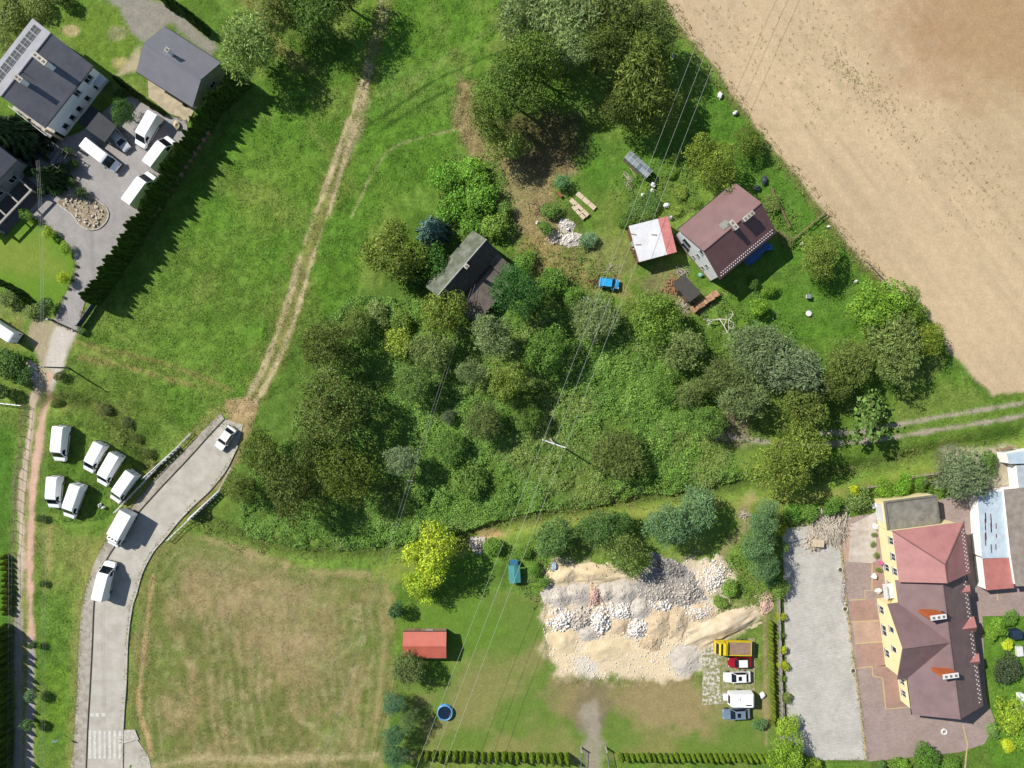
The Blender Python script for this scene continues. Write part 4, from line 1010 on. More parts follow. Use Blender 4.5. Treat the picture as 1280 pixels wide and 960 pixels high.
# north-west corner
T('willow',312,58,44,10.5,'8a9c5e','grey-green spreading tree at the end of the tall hedge')
T('willow',356,14,34,9,'707e44','thin-leaved olive tree behind the spreading hedge-end tree')
T('willow',396,18,38,10,'5f7a3a','dark olive tree shading the top of the dirt track')
T('round',430,-12,36,10,'55622e','dark tree beside the far end of the dirt track')
T('spruce',22,168,34,11,'3f5638','dark spruce between the white house and terrace house','spruce_tree')
T('spruce',62,222,20,6,'3a5030','dark little spruce by the pebble bed and wires','spruce_tree')
T('round',155,142,19,4.6,'4f7030','round clipped courtyard tree between carport and garage')
shrub(102,241,9,2.0,'466030','small round dark bush in the pebble bed')
shrub(88,228,8,1.4,'5b7240','low spreading bush beside the pebble bed')
G = 'yellow-green bushes edging the lawn'
shrub(33,268,9,2.2,'8aa858','pale green bush at the terrace end of the lawn', G); shrub(60,291,9,2.2,'b0c04c','yellow-green bush beside the upper lawn curve', G)
shrub(82,310,8.5,2.2,'a3bc56','lime bush at the widest lawn curve by the driveway', G); shrub(80,348,9,2.4,'c2cc48','bright yellow bush at the lower lawn tip', G)
shrub(58,381,12,2.6,'5e7a4a','dark bluish bush beside the driveway gate')
for q in ((96,333),(94.5,343),(91,351),(86,361),(80,372)): shrub(q[0],q[1],2.6,0.5,'7a4038' if q[1] in (333,343) else '5a7038',{333:'dark red bedding plant at the lawn curve',343:'second dark red bedding plant on the driveway edge',351:'tiny green bedding plant beside the yellow bush',361:'tiny green bedding plant on the straight driveway edge',372:'tiny green bedding plant nearest the drive gate'}[q[1]],'bedding plants along the driveway')
shrub(14,20,26,3.2,'6c7a3a','olive thicket above the house with solar panels'); shrub(45,8,20,2.6,'7c8444','lighter thicket bush behind the solar panel house'); shrub(75,-2,16,3,'5a6a34','dark thicket bush by the garden corner'); shrub(5,52,16,2.4,'83884a','dry bush at the foot of the solar roof')
shrub(10,455,24,3.4,'4e6a34','large dark bush beside the lane below the half-hidden van'); shrub(30,470,15,2.4,'5a7a3c','green bush by the pale stones at the lane'); shrub(2,488,15,3,'47622e','dark bush by the fence rail')
shrub(12,372,14,2.0,'6e8048','rough bush behind the clipped hedge row'); shrub(40,388,12,1.6,'8a9a5c','pale rough bush below the clipped hedge row'); shrub(75,470,9,1.6,'5a6434','scrubby bush at the lane by the lamp pole'); shrub(66,505,8,1.2,'56682e','scrubby bush on the lane bank')
shrub(101,413,6,1.4,'8a9a80','silvery bush at the gate post')
for i, q in enumerate(((158,529,10,'5c5a34'),(170,548,8,'6b6838'),(186,568,9,'62602e'),(128,512,10,'686a3a'),(197,583,7,'585626'))): shrub(*q[:3],1.1,q[3],'brown reedy clump in the ditch, '+('where the ditch darkens','halfway to the bridge','just above the bridge','furthest from the bridge','touching the bridge railing')[i],'reedy clumps in the ditch')
shrub(40,868,9,3.2,'7d9a80','bluish young conifer bush at the lane end'); shrub(36,905,10,3.2,'6c8a58','green young bush beside the lane end'); shrub(42,806,6,2.4,'56703a','small dark bush beside the pink lane track')
shrub(52,648,7,1.2,'4f6630','low bush on verge next to the grouped vans'); shrub(53,730,6,1.2,'4f6a2e','low bush on verge midway down the lane')
# the big northern grove
T('willow',700,28,54,12,'8a9466','grey-green willow at the head of the grove','willow_tree'); T('willow',655,20,40,10.5,'8c9668','pale willow overlooking the meadow from the grove','willow_tree')
T('willow',765,22,46,12,'727a48','olive willow behind the pale-tufted grove tree','willow_tree'); T('willow',812,44,38,10.5,'5f6e3c','dark willow leaning towards the ploughed field','willow_tree')
T('big',642,110,50,12.5,'5c7234','tall dark green tree on the meadow side of the grove'); T('round',612,145,34,10,'6a7c3c','green tree at the dry grass edge of the grove')
T('round',630,182,28,7,'8a9a50','lighter tree above the bare earth bank'); T('round',672,70,40,12.5,'647a36','dense green tree in the heart of the grove')
T('willow',800,95,52,13,'7f7e3e','broad olive tree facing the overhead wires'); T('willow',712,60,28,12.5,'94a06c','pale-tufted tree between the dark grove trees')
T('big',752,62,40,13,'6a733a','olive tree with deep shade in the grove'); T('round',815,135,34,9.5,'747838','olive tree at the grove corner by the power line'); T('round',776,135,28,8,'606a34','dark olive tree over the shaded clearing')
G = 'vine thicket bushes by the barn'
for q in ((556,222,24,3.4,'74a03c','bright vine-covered bush nearest the meadow path'),(590,215,24,3.6,'7ba43e','bright bush at the thicket top below dry grass'),(566,256,24,3.6,'6e9a3a','bright leafy bush above the blue spruce'),(600,246,26,3.8,'78a042','bright leafy bush in the thicket middle'),(618,282,22,3.4,'809a48','olive-green bush at the barn gable'),(590,278,20,3.2,'6c9638','green bush against the barn roof'),(630,262,12,2.2,'74924a','small bush at the bare earth edge')): shrub(*q[:4],q[4],q[5],G)
# west side of the wild plot
T('lumpy',492,318,45,9.5,'858038','olive walnut tree standing beside the blue spruce'); T('spruce',540,288,22,8.5,'6f8c8c','blue spruce beside the barn thicket','spruce_tree')
shrub(546,328,25,5.6,'4c7434','dark ivy bush against the barn wall'); shrub(520,352,18,3,'42622e','dark bush at the barn end')
T('big',408,432,42,9.5,'6c6c34','olive-brown tree nearest the dirt track bend'); T('round',446,405,22,5,'858848','pale olive small tree beside the dirt track')
shrub(472,392,20,2.6,'8b9058','dry grey-green bush beside the walnut tree'); shrub(500,400,16,2.6,'7d9448','green bush under the walnut tree'); shrub(500,428,22,4,'98a448','yellow-green bush among wild growth by the barn')
T('round',553,392,36,8,'7f883c','yellowish tree hiding the barn corner'); T('willow',540,440,30,6.5,'8a8c56','pale olive tree below the barn corner')
T('big',646,364,38,10.5,'46703a','deep green tree beside the lean-to'); T('willow',614,418,32,9,'86946a','grey-green tree below the lean-to roof'); T('round',682,438,34,7.5,'66843c','mid-green tree beside the wires')
T('lumpy',636,485,31,7.5,'7a8a40','olive-green tree in the middle of the wild plot'); T('willow',588,465,22,7,'7c8c60','slim grey-green tree in the wild plot'); T('willow',605,527,27,5.5,'7c7848','brownish tree on the slope by the power pole')
T('big',415,510,54,11.5,'75703a','large brown-olive tree above the bridge slope'); T('round',330,572,34,8.5,'6f7034','olive tree over the road bend'); T('big',366,612,48,10.5,'5e6832','dark olive tree above the mown field'); T('big',432,592,46,10.5,'62702f','dark green-olive tree leaning to the ditch')
T('round',392,565,32,9.5,'55642e','dark tree wedged between the brown-olive trees')
T('willow',502,575,22,7,'8e968a','silvery half-dead tree under the twin wires'); shrub(518,612,18,2.6,'7c9a50','green bush below the silvery tree'); shrub(585,600,30,2.8,'647e3a','broad low bush in the weeds'); shrub(560,522,11,2.2,'66745c','grey bush beneath the twin wires')
T('willow',772,570,38,5.0,'74733f','brown-tinged spreading thornbush on the weedy slope'); shrub(800,590,18,2.6,'58762f','green bush beside the thornbush')
T('willow',520,480,28,6,'6c8448','soft green tree on the slope under the twin wires')
T('round',660,520,22,4.5,'66803a','small round tree near the white crossarm'); T('willow',560,560,26,4,'6c8a44','feathery low tree amid lush nettles')
T('big',305,610,26,6,'667436','olive tree at the railing end of the dark group')
T('round',830,480,24,4,'6c8a40','low green tree on the open weedy slope'); T('willow',865,490,24,5.5,'7a8450','thin olive tree beside the faded willow')
# east side of the wild plot
T('willow',742,398,34,5.0,'828a5e','grey-green tree below the blue car'); T('lumpy',818,392,40,7.5,'6e8838','green tree beside the firewood shed'); T('willow',852,436,34,7,'90905a','pale olive tree below the log stack')
T('willow',945,440,42,8,'7a8262','grey willow below the farmhouse','willow_tree'); T('willow',990,462,44,9,'83856a','greyish willow with bare pale twigs','willow_tree'); T('willow',925,498,34,8,'86865c','faded willow over the bare earth','willow_tree')
T('round',1002,515,40,9,'74783a','olive tree shading the farm track'); T('lumpy',880,522,26,5,'6e8a44','green bushy tree over the track end'); T('big',978,577,48,9.5,'838a3e','light olive tree by the mown strip'); T('willow',900,470,26,7,'74784a','olive tree in shade behind the pale olive tree')
T('lumpy',1092,392,42,7.5,'7a9a3a','bright green tree near the field boundary pole'); T('lumpy',1132,385,30,6.5,'74903a','green tree at the field corner'); T('willow',1112,432,46,8,'7e8850','greyish green tree behind the bright boundary trees')
T('round',1155,424,26,6,'80882f','yellowish tree touching the ploughed field'); T('willow',1060,458,36,7.5,'767e44','olive tree over deep shade'); T('round',1040,480,26,7,'6c743a','dark olive tree between willow and farm track')
T('sparse',1086,521,29,6.5,'6c8448','open-crowned walnut sapling with large leaves by the farm track','walnut_tree')
T('big',890,208,38,8,'8e8a3a','golden olive tree behind the farmhouse'); T('round',934,178,24,4.5,'6c7c36','bushy tree at the field margin by the white bags'); T('big',1022,320,34,6.5,'858a42','round olive tree in the farmhouse garden')
shrub(948,384,14,3.4,'86a840','bright green bush with yellow top in farm garden'); shrub(962,362,10,2.2,'7a9a3a','small bright bush by the farmhouse corner'); shrub(940,352,10,1.6,'5f7c3a','dark small bush near the farmhouse eave')
for q in ((845,195,10,'6c8a3c','beside the golden olive tree'),(838,215,9,'7c9a44','under the overhead wires'),(850,240,12,'8a9a4a','behind the white box-like bag'),(845,262,10,'9aa050','touching the red roof half'),(868,252,9,'7a9444','against the maroon roof eave')): shrub(*q[:3],1.2,q[3],'flowering garden bush '+q[4],'garden bushes beside the farmhouse')
for q in ((795,262,16,'6a8648','broad '),(815,252,15,'5f7c42','dark '),(782,275,12,'64823c','outermost '),(808,268,12,'708a48','roof-side ')): shrub(*q[:3],1.3,q[3],q[4]+'vegetable patch plant behind the white roofed workshop','vegetable patch plants')
shrub(702,228,13,2.4,'6a9068','bluish bush beside the pale planks'); shrub(688,262,13,2.2,'709448','green bush on the earth bank'); shrub(682,285,11,2,'6c8c44','small green bush on the earth bank'); shrub(735,300,14,1.8,'7c9a7c','silvery bush over the white stones'); shrub(655,330,18,2.6,'6f9440','green bush at the barn corner near bare earth'); shrub(690,352,22,3,'65883c','broad green bush above the deep green tree'); shrub(715,372,16,2.6,'6a8c3e','green bush beside the sky blue car')
shrub(985,300,12,1.2,'8a8c52','dry bush by the rail fence'); shrub(965,255,14,1.4,'83884e','dry weeds bush behind the farmhouse roof')
# along the ditch and gardens in the south
T('lumpy',540,692,40,10.5,'b4c040','bright yellow-green tree by the ditch'); T('lumpy',528,728,26,6,'a6b83e','lower yellow-green tree touching the tall field hedge')
shrub(615,682,14,2.6,'789a46','green bush at the dusty ditch end'); T('willow',690,672,30,6,'6e8a54','grey-green bushy tree beside the teal canopy'); T('willow',748,660,28,5.5,'5f7c48','dark bushy tree above the sand'); T('round',782,694,32,6.5,'75864a','olive tree overhanging the sand'); T('willow',770,655,22,5,'56743e','dark tree behind the overhanging olive tree')
T('willow',835,655,32,8.5,'6f8c6a','bluish willow above the dark rubble','willow_tree'); T('willow',872,638,30,8,'769270','pale bluish willow at the mown strip','willow_tree')
T('big',952,652,26,7.5,'6f8c66','blue-green tree at the top of the yard hedge'); T('big',946,682,26,7.5,'6a8862','blue-green tree in the middle of the yard hedge'); T('big',955,708,22,7,'64825c','blue-green tree at the yard end of the hedge')
shrub(912,735,14,2,'7a9a44','green bush beside the pale rubble'); shrub(900,752,10,1.5,'84a048','low bush above the long sand ridge'); shrub(965,728,12,2.4,'5a7a48','dark bush at the yard corner')
for q in ((680,728,9,'6a8a3a','at the sand edge'),(668,712,10,'6c9040','midway from canopy to sand'),(655,690,10,'729440','beside the teal canopy')): shrub(*q[:3],1.8,q[3],'rank green bush '+q[4],'bushes beside the sand')
T('willow',512,835,26,5.5,'8a7c50','reddish-brown tree beside the red roofed shed'); shrub(496,762,12,4,'4c7050','dark conifer bush above the red roofed shed'); 
for q, nm in (((494,878,18,5,'63846a'),'bluish conifer in the field hedge above the pool'),((512,898,16,4.5,'6e8458'),'greener conifer in the field hedge beside the pool'),((492,918,18,5,'5f8064'),'bluish conifer in the field hedge below the pool'),((494,945,18,5,'5a7c60'),'bluish conifer at the end of the field hedge')): T('big',q[0],q[1],q[2],q[3],q[4],nm,'conifer_tree')
G = 'bushes along the yard wall'
for q, nm in (((984,907,18,2.6,'90a63c'),'round clipped bush on the yard wall'),((975,735,14,3,'7c9648'),'green bush casting a shadow on the paved yard'),((976,771,7,1.6,'c8b83c'),'spiky golden bush on the yard wall'),((978,812,7,1.6,'d0c23c'),'golden round bush on the yard wall'),((979,832,8,1.6,'d2bc34'),'larger golden round bush on the yard wall'),((978,848,5,1.0,'86a83c'),'tiny lime bush on the yard wall'),((983,872,9,1.4,'7c8a4c'),'brownish green bush on the yard wall'),((975,795,6,1.2,'6f8a44'),'small green bush on the yard wall')): shrub(*q[:5],nm,G)
T('lumpy',984,940,28,5.5,'86a23c','lime green tree in the yard corner'); shrub(1016,957,14,2.4,'8aa03c','green bush below the paved yard'); shrub(950,905,10,1.8,'6a8a5c','bluish green bush by the lower thuja row end')
for q, nm in (((1070,622,20,3,'7f9458'),'bush with yellow flowers beside the brush pile'),((1066,612,9,3.4,'d2c434'),'yellow flowering branch above the brush pile'),((1105,610,14,2.2,'7fa03a'),'bright clipped bush behind the extension'),((1128,606,16,2.2,'78a038'),'lime clipped bush beside the bare tree'),((1150,603,12,2,'6c9038'),'small clipped bush by the bare tree'),((1040,632,14,2.6,'6a8e40'),'green bush above the brush pile'),((1010,640,14,2.4,'739444'),'light green bush at the mown strip corner'),((990,640,15,2.6,'6c9440'),'bright bush next to the light olive tree'),((978,662,8,2,'b0a83c'),'yellowing bush at the yard edge'),((980,684,8,2.2,'7c9a60'),'pale green bush at the yard edge'),((1235,578,18,2.6,'5e7a3a'),'green bush beside the pale sheds'),((1210,578,9,3,'d4cc3c'),'yellow flowering bush in the bare twigs')): shrub(*q[:5],nm)
T('willow',1205,592,38,6.5,'858468','half bare grey tree behind the long shed')
for q, nm in (((1247,782,14,2.4,'7a9e3c'),'bright garden bush below the red shed roof'),((1262,772,12,2.2,'6c9040'),'green garden bush by the red shed'),((1238,792,10,1.8,'84a644'),'pale garden bush beside the yellow house'),((1259,806,9,1.6,'ded040'),'golden flower bush in the garden'),((1258,835,22,3.4,'5b5a48'),'dark purplish tree-like bush in the garden'),((1262,895,26,3,'96aa3c'),'large yellow-green bush in the garden bed'),((1240,912,12,1.8,'7d9a5c'),'grey-green bush at the bed edge'),((1260,932,10,1.4,'d8d040'),'yellow flower clump in the bed'),((1275,925,14,2.4,'8aa840'),'lime bush at the garden bed end'),((1125,957,16,2,'7a9a3e'),'clipped bush along the south yard edge'),((1160,948,20,2.8,'5c8234'),'dark green bush along the south yard edge'),((1188,958,16,2.2,'6a8c3a'),'green bush at the south yard end'),((1102,958,9,1.6,'5c7c48'),'bluish bush along the south yard edge')): shrub(*q[:5],nm)
# bare and dead trees
def bare(u, v, h, sxy, seed, label, m=M_DEADWOOD, name='bare_tree', depth=4, spread=0.7, r0=0.04, up=0.35, lean=(0, 0)):
    p = W(u, v, h*0.6); t = thing(name, label, 'tree', (p.x, p.y, gz(u, v)), 0)
    me = bare_tree(seed, depth, spread, r0, up=up); me.materials.append(m); k = link('branches', me, t); k.scale = (sxy, sxy, h); k.rotation_euler = (lean[0], lean[1], 0)
bare(1188,598,6.5,9,4,'bare grey tree with tangled branches behind the extension', mat('grey_bark','8f8779','6e675c',sc=3,rough=0.95), depth=6, spread=0.75, r0=0.022)
bare(1215,602,5.5,8,9,'second bare grey tree reaching over the blue roof', mat('grey_bark','8f8779'), depth=6, spread=0.75, r0=0.02)
bare(903,398,5.0,6.5,6,'dead bleached tree with forked pale limbs by the log stack', mat('bleached_wood','d8d2c4','bdb5a6',sc=3,rough=0.9), depth=3, spread=0.7, r0=0.028, up=0.0)
bare(984,452,9.5,6,14,'dead pale top rising from the greyish willow', mat('bleached_wood','d8d2c4'), depth=5, spread=0.65, r0=0.014)

# ------------------------------------------------------------------ conifer hedges, one plant at a time
def thuja_mesh(seed, nl, leaf):
    V_, Q_, t_ = column_shrub(seed, nl, leaf); return np_mesh('thuja', V_, Q_, t_, M_LEAF)
TALL = [thuja_mesh(s, 1500, 0.22) for s in (1, 2, 3)]
def hedge(pts, n, h, r, hexcol, label, group, seed, name='thuja', meshes=TALL, jit=0.12):
    rg = random.Random(seed); L_ = [W(u, v) for u, v in pts]
    seg = [(L_[i+1]-L_[i]).length for i in range(len(L_)-1)]; tot = sum(seg)
    for i in range(n):
        d = tot*(i+0.5)/n; k = 0
        while k < len(seg)-1 and d > seg[k]: d -= seg[k]; k += 1
        p = L_[k].lerp(L_[k+1], d/seg[k])
        o = link(name, meshes[i % len(meshes)]); f = rg.uniform(0.82, 1.12)
        o.location = (p.x+rg.uniform(-jit, jit), p.y+rg.uniform(-jit, jit), -0.05); o.scale = (r*rg.uniform(.9, 1.12), r*rg.uniform(.9, 1.12), h*f)
        o.rotation_euler = (0, 0, rg.uniform(0, 6.28)); c_ = C3(hexcol, 0.74); k_ = rg.uniform(0.85, 1.15); o.color = (c_[0]*k_, c_[1]*k_, c_[2]*k_, 1)
        tag(o, label, 'thuja', group)
hedge([(121,379),(146,343),(176,296),(211,239),(246,182),(278,134),(312,104)], 56, 5.3, 1.05, '5d7a32', 'tall pointed thuja in the hedge above the brick-panelled wall', 'tall thuja hedge', 1)
hedge([(192,-12),(215,8),(240,24),(262,44)], 12, 3.6, 0.85, '4a6a2c', 'pointed thuja in the short hedge behind the grey garage', 'thuja hedge behind the garage', 2)
hedge([(-10,348),(20,362),(50,386)], 14, 1.7, 0.6, '4c6c30', 'small clipped thuja between the lawn and the lane', 'clipped thuja row by the lawn', 3)
hedge([(522,941),(712,944)], 22, 3.0, 0.66, '86a234', 'small upright thuja in the garden row west of the gate', 'thuja row west of the gate', 4, jit=0.05)
hedge([(772,944),(966,945)], 28, 2.3, 0.6, '86a438', 'small upright thuja in the garden row east of the gate', 'thuja row east of the gate', 5, jit=0.05)
hedge([(962,775),(966,905)], 26, 1.5, 0.45, '8a9c38', 'small thuja along the yard wall beside the parked cars', 'thuja row along the yard wall', 6, jit=0.05)
hedge([(10,692),(11,768)], 11, 1.9, 0.6, '8a9c38', 'small young thuja along the fence of the west lane', 'young thuja row along the lane', 7)
hedge([(9,778),(11,860),(10,990)], 22, 4.8, 0.95, '5f7a2c', 'tall thuja along the fence of the west lane', 'thuja hedge along the lane', 9)
hedge([(144,97),(175,122),(207,142)], 15, 1.6, 0.55, '4c6a2e', 'low clipped thuja between the garage apron and the courtyard', 'low thuja row by the apron', 8)
for q in ((78,212,11,'3f5a2c','dark courtyard bush under the spruce shade'),(92,206,9,'4c6634','dark courtyard bush by the long parked van'),(50,240,9,'46602e','dark bush at the terrace side of the drive'),(70,236,10,'4a6634','dark bush beside the little spruce'),(84,190,8,'56703a','small bush at the pergola foot'),(38,215,10,'3e582c','dark bush by the terrace beam'),(150,118,9,'45622c','dark bush at the white house corner')): shrub(q[0],q[1],q[2],1.7,q[3],q[4])

# ------------------------------------------------------------------ rank growth: nobody could count it
def inside_any(u, v, polys):
    r = np.zeros(u.shape, bool)
    for p in polys: r |= inside(u, v, p)
    return r
def scatter(name, label, polys, n, size, asp, hmax, cols, seed, avoid=(), lump=3.0, upn=1.1, tilt=0.7, follow=0.0, clump=0.5):
    rs = np.random.RandomState(seed)
    P_ = np.concatenate([np.array(p) for p in polys]); lo, hi = P_.min(0), P_.max(0)
    u = rs.uniform(lo[0], hi[0], n*3); v = rs.uniform(lo[1], hi[1], n*3)
    x = (u-640)/PXM; y = (480-v)/PXM
    wob = (fbm(x, y, 5, 3, seed+5)-0.5)*22
    ok = inside_any(u+wob, v+wob*0.7, polys)
    for a in avoid: ok &= ~inside(u, v, a)
    dens = fbm(x, y, 1.5, 3, seed+9); ok &= rs.rand(len(u)) < sstep(clump-0.28, clump+0.12, dens)
    u, v, x, y = u[ok][:n], v[ok][:n], x[ok][:n], y[ok][:n]; m = len(u)
    hn = fbm(x, y, lump, 4, seed+2); hgt = hmax*sstep(0.25, 0.8, hn)
    z = gz_arr(x, y) + hgt*rs.uniform(0.45, 1.0, m)**0.6 + 0.02
    e = 0.35; gxn = (fbm(x+e, y, lump, 4, seed+2)-hn)/e*hmax*1.6; gyn = (fbm(x, y+e, lump, 4, seed+2)-hn)/e*hmax*1.6
    Nn = np.stack([-gxn, -gyn, np.full(m, upn)], 1) + tilt*rs.normal(size=(m, 3))*0.7
    V_, Q_ = kites(np.stack([x, y, z], 1), Nn, size*rs.uniform(0.6, 1.4, m), asp, rs)
    cs = np.array([C3(c, 0.76) for c in cols]); t = np.clip(fbm(x, y, 6, 4, seed+7)*1.5-0.25 + rs.normal(size=m)*0.12, 0, 0.999)*(len(cols)-1)
    i0 = t.astype(int); f = (t-i0)[:, None]; c = cs[i0]*(1-f) + cs[np.minimum(i0+1, len(cols)-1)]*f
    if follow > 0: c = c*(1-follow) + gcol_arr(x, y)*follow*1.12
    c = c*(1+0.2*rs.normal(size=(m, 1))).clip(0.5, 1.6)
    return tag(link(name, np_mesh(name, V_, Q_, np.repeat(c, 4, axis=0), M_WEED)), label, None, None, 'stuff')
WILD = [(300,650),(300,610),(350,560),(400,480),(380,430),(440,370),(470,370),(540,380),(640,340),(720,370),(800,400),(870,440),(900,500),(905,560),(960,595),(900,606),(800,622),(720,636),(640,648),(560,668),(480,684),(380,690),(300,668)]
scatter('undergrowth', 'dense green weeds and brambles over the wild plot', [WILD], 125000, 0.27, 0.6, 0.95, ['5f8038','74a040','86b04a','6c9444','9cac5c','7f9a44'], 1, lump=2.6, upn=1.5)
scatter('ditch_growth', 'rank grass and reeds along the ditch banks', [[(240,640),(300,655),(400,688),(480,690),(560,672),(640,650),(800,622),(960,598),(1060,580),(1280,538),(1280,556),(1060,598),(960,612),(800,640),(640,668),(560,688),(480,704),(400,704),(300,690),(235,656)], [(80,492),(140,508),(175,545),(205,590),(190,606),(160,570),(120,528),(80,515)]], 26000, 0.3, 0.35, 0.7, ['6a7a3a','7c8c44','a09a5c','5c7434'], 2, lump=2.0)
scatter('weeds', 'mixed weeds on the farmhouse plot', [[(545,190),(625,195),(640,260),(650,300),(600,310),(540,290)], [(640,300),(760,330),(760,400),(680,380),(620,340)], [(760,230),(860,180),(880,260),(840,275),(780,275)], [(870,370),(930,350),(1000,420),(1060,480),(1000,540),(900,560),(880,460)], [(960,230),(990,260),(1010,310),(980,320),(955,270)], [(620,690),(700,650),(720,700),(680,740),(660,760)], [(890,690),(960,640),(975,740),(900,770)], [(980,640),(1050,620),(1180,590),(1180,610),(1050,645),(985,660)]], 46000, 0.26, 0.6, 0.9, ['6f9440','7d9a48','5f8038','94985c'], 3)
scatter('field_margin', 'tall dry grass along the ploughed field', [[(828,0),(845,0),(870,45),(905,90),(940,135),(975,185),(1015,230),(1055,285),(1095,330),(1118,362),(1105,368),(1070,335),(1030,285),(990,235),(950,185),(915,135),(880,92),(845,50)]], 11000, 0.3, 0.3, 0.5, ['8c8450','a0925c','6f7a3c'], 4, lump=1.6)
scatter('meadow_grass', 'long meadow grass beside the dirt track', [[(100,425),(125,385),(310,115),(420,125),(480,-20),(650,-20),(590,90),(560,190),(480,260),(440,380),(370,470),(310,540),(250,545),(190,480)], [(60,500),(100,440),(200,470),(270,520),(230,550),(180,590),(150,640),(60,660)], [(300,-20),(470,-20),(440,120),(330,110)]], 150000, 0.21, 0.3, 0.22, ['5f8a2c','6c9634','7fa042'], 5, lump=1.3, follow=0.65, tilt=1.1, upn=0.8)
scatter('verge_grass', 'grass along the lane and road verges', [[(42,640),(60,640),(110,690),(95,760),(92,900),(45,930),(44,700)], [(0,500),(30,500),(18,650),(0,680)], [(160,760),(200,690),(230,668),(200,760),(182,900),(165,900)]], 20000, 0.2, 0.3, 0.25, ['5f8430','7a9040','9a9a54'], 6, follow=0.6, lump=1.2, tilt=1.0)
scatter('rough_pasture', 'rough pasture around the farmhouse and grove', [[(830,20),(900,110),(960,190),(1100,350),(1150,410),(1240,490),(1300,500),(1280,540),(1100,570),(1020,580),(1060,480),(930,370),(1000,320),(960,250),(880,180),(800,170),(720,210),(700,170),(860,110)]], 50000, 0.22, 0.32, 0.25, ['5f8430','6c9038','84984a'], 7, follow=0.6, lump=1.4, tilt=1.0)
scatter('hay_stubble', 'dry stubble and regrowth of the mown field', [MOWN], 42000, 0.2, 0.25, 0.1, ['8a8a50','b4a272','6f7c3c'], 8, follow=0.75, lump=1.0, tilt=1.1, upn=0.8)
scatter('dry_grass', 'dry trampled grass over the bare earth bank', [[(570,90),(600,100),(610,190),(570,185)],[(630,200),(700,190),(720,260),(760,330),(800,370),(740,360),(650,330),(620,250)]], 15000, 0.24, 0.3, 0.18, ['b09a6c','8f8c50','a08860','74803c'], 9, follow=0.4, lump=1.0, tilt=1.0)
# volunteer weeds standing in rows on the ploughed field
rs = np.random.RandomState(77); k = 1500
cl = np.array([(1000,95,60,40),(1095,115,30,18),(1040,55,40,30),(1180,190,60,40),(1230,210,50,40),(900,40,30,30),(1120,155,40,30),(1060,90,20,10),(1200,235,60,30),(960,70,50,40)], float)
ci = rs.randint(0, len(cl), k); al = rs.normal(size=k); ac = np.round(rs.normal(size=k)*3)/3
uu = cl[ci,0]+al*cl[ci,2]*0.62+ac*cl[ci,3]*0.5; vv = cl[ci,1]+al*cl[ci,2]*0.78-ac*cl[ci,3]*0.4
ok = (rs.rand(k) < .45) & inside(uu, vv, FIELD) & (sdist(uu, vv, FIELD) < -8); uu, vv = uu[ok], vv[ok]
n_ = len(uu); uu = np.repeat(uu, 7)+rs.normal(size=n_*7)*0.9; vv = np.repeat(vv, 7)+rs.normal(size=n_*7)*1.2
x, y = (uu-640)/PXM, (480-vv)/PXM
V_, Q_ = kites(np.stack([x, y, gz_arr(x, y)+rs.uniform(.02,.14,len(x))], 1), np.stack([np.zeros(len(x)),np.zeros(len(x)),np.ones(len(x))],1)+.8*rs.normal(size=(len(x),3)), .16*rs.uniform(.5,1.4,len(x)), .5, rs)
cc = np.where(rs.rand(len(x),1) < .55, np.array([C3('9ea468',.8)]), np.array([C3('b09c74',.8)]))*(1+.2*rs.normal(size=(len(x),1)))
tag(link('field_weeds', np_mesh('field_weeds', V_, Q_, np.repeat(np.clip(cc,.01,1),4,axis=0), M_WEED)), 'sparse weeds in rows on the ploughed field', None, None, 'stuff')
scatter('dry_stems', 'dry brown stems standing among the weeds', [[(430,380),(520,380),(500,420),(440,430)],[(470,560),(560,620),(520,660),(420,650)],[(700,560),(840,540),(860,610),(700,640)],[(860,430),(960,470),(960,560),(880,550)],[(600,640),(760,610),(760,632),(600,660)]], 9000, 0.3, 0.16, 1.1, ['a8965c','8f8450','b5a878'], 10, lump=2.0, tilt=1.3, upn=.6, clump=.55)
scatter('nettle_patches', 'lush bright patches of nettles and grass', [[(520,440),(600,500),(600,590),(540,600),(500,520)],[(680,440),(780,430),(860,500),(880,590),(780,600),(700,540)],[(440,640),(600,610),(620,650),(460,690)]], 30000, 0.26, 0.5, 1.1, ['86b84a','9abf58','74a844'], 11, lump=2.0, clump=.6, upn=1.4)
# grass and grit creeping over the edges of roads and yards
rs = np.random.RandomState(31); pts_ = []
for ln in (ROAD_R, SHOULD, DRIVE+[DRIVE[0]], YARD_GREY+[YARD_GREY[0]]):
    for (a, b) in zip(ln[:-1], ln[1:]):
        L_ = math.hypot(b[0]-a[0], b[1]-a[1])/PXM; k = int(L_*26)
        t = rs.rand(k); o_ = rs.normal(size=(k, 2))*1.5
        pts_.append(np.stack([a[0]+(b[0]-a[0])*t+o_[:,0], a[1]+(b[1]-a[1])*t+o_[:,1]], 1))
q = np.concatenate(pts_); x, y = (q[:,0]-640)/PXM, (480-q[:,1])/PXM
keep = fbm(x, y, 2.5, 3, 33) > .42; x, y = x[keep], y[keep]; n_ = len(x)
V_, Q_ = kites(np.stack([x, y, rs.uniform(.05,.24,n_)], 1), np.stack([np.zeros(n_),np.zeros(n_),np.ones(n_)],1)+.6*rs.normal(size=(n_,3)), .2*rs.uniform(.5,1.5,n_), .4, rs)
cc = np.where(rs.rand(n_,1) < .6, np.array([C3('748a3c',.7)]), np.array([C3('a3966a',.7)]))*(1+.2*rs.normal(size=(n_,1)))
tag(link('edge_grass', np_mesh('edge_grass', V_, Q_, np.repeat(np.clip(cc,.01,1),4,axis=0), M_WEED)), 'grass creeping over the road and yard edges', None, None, 'stuff')
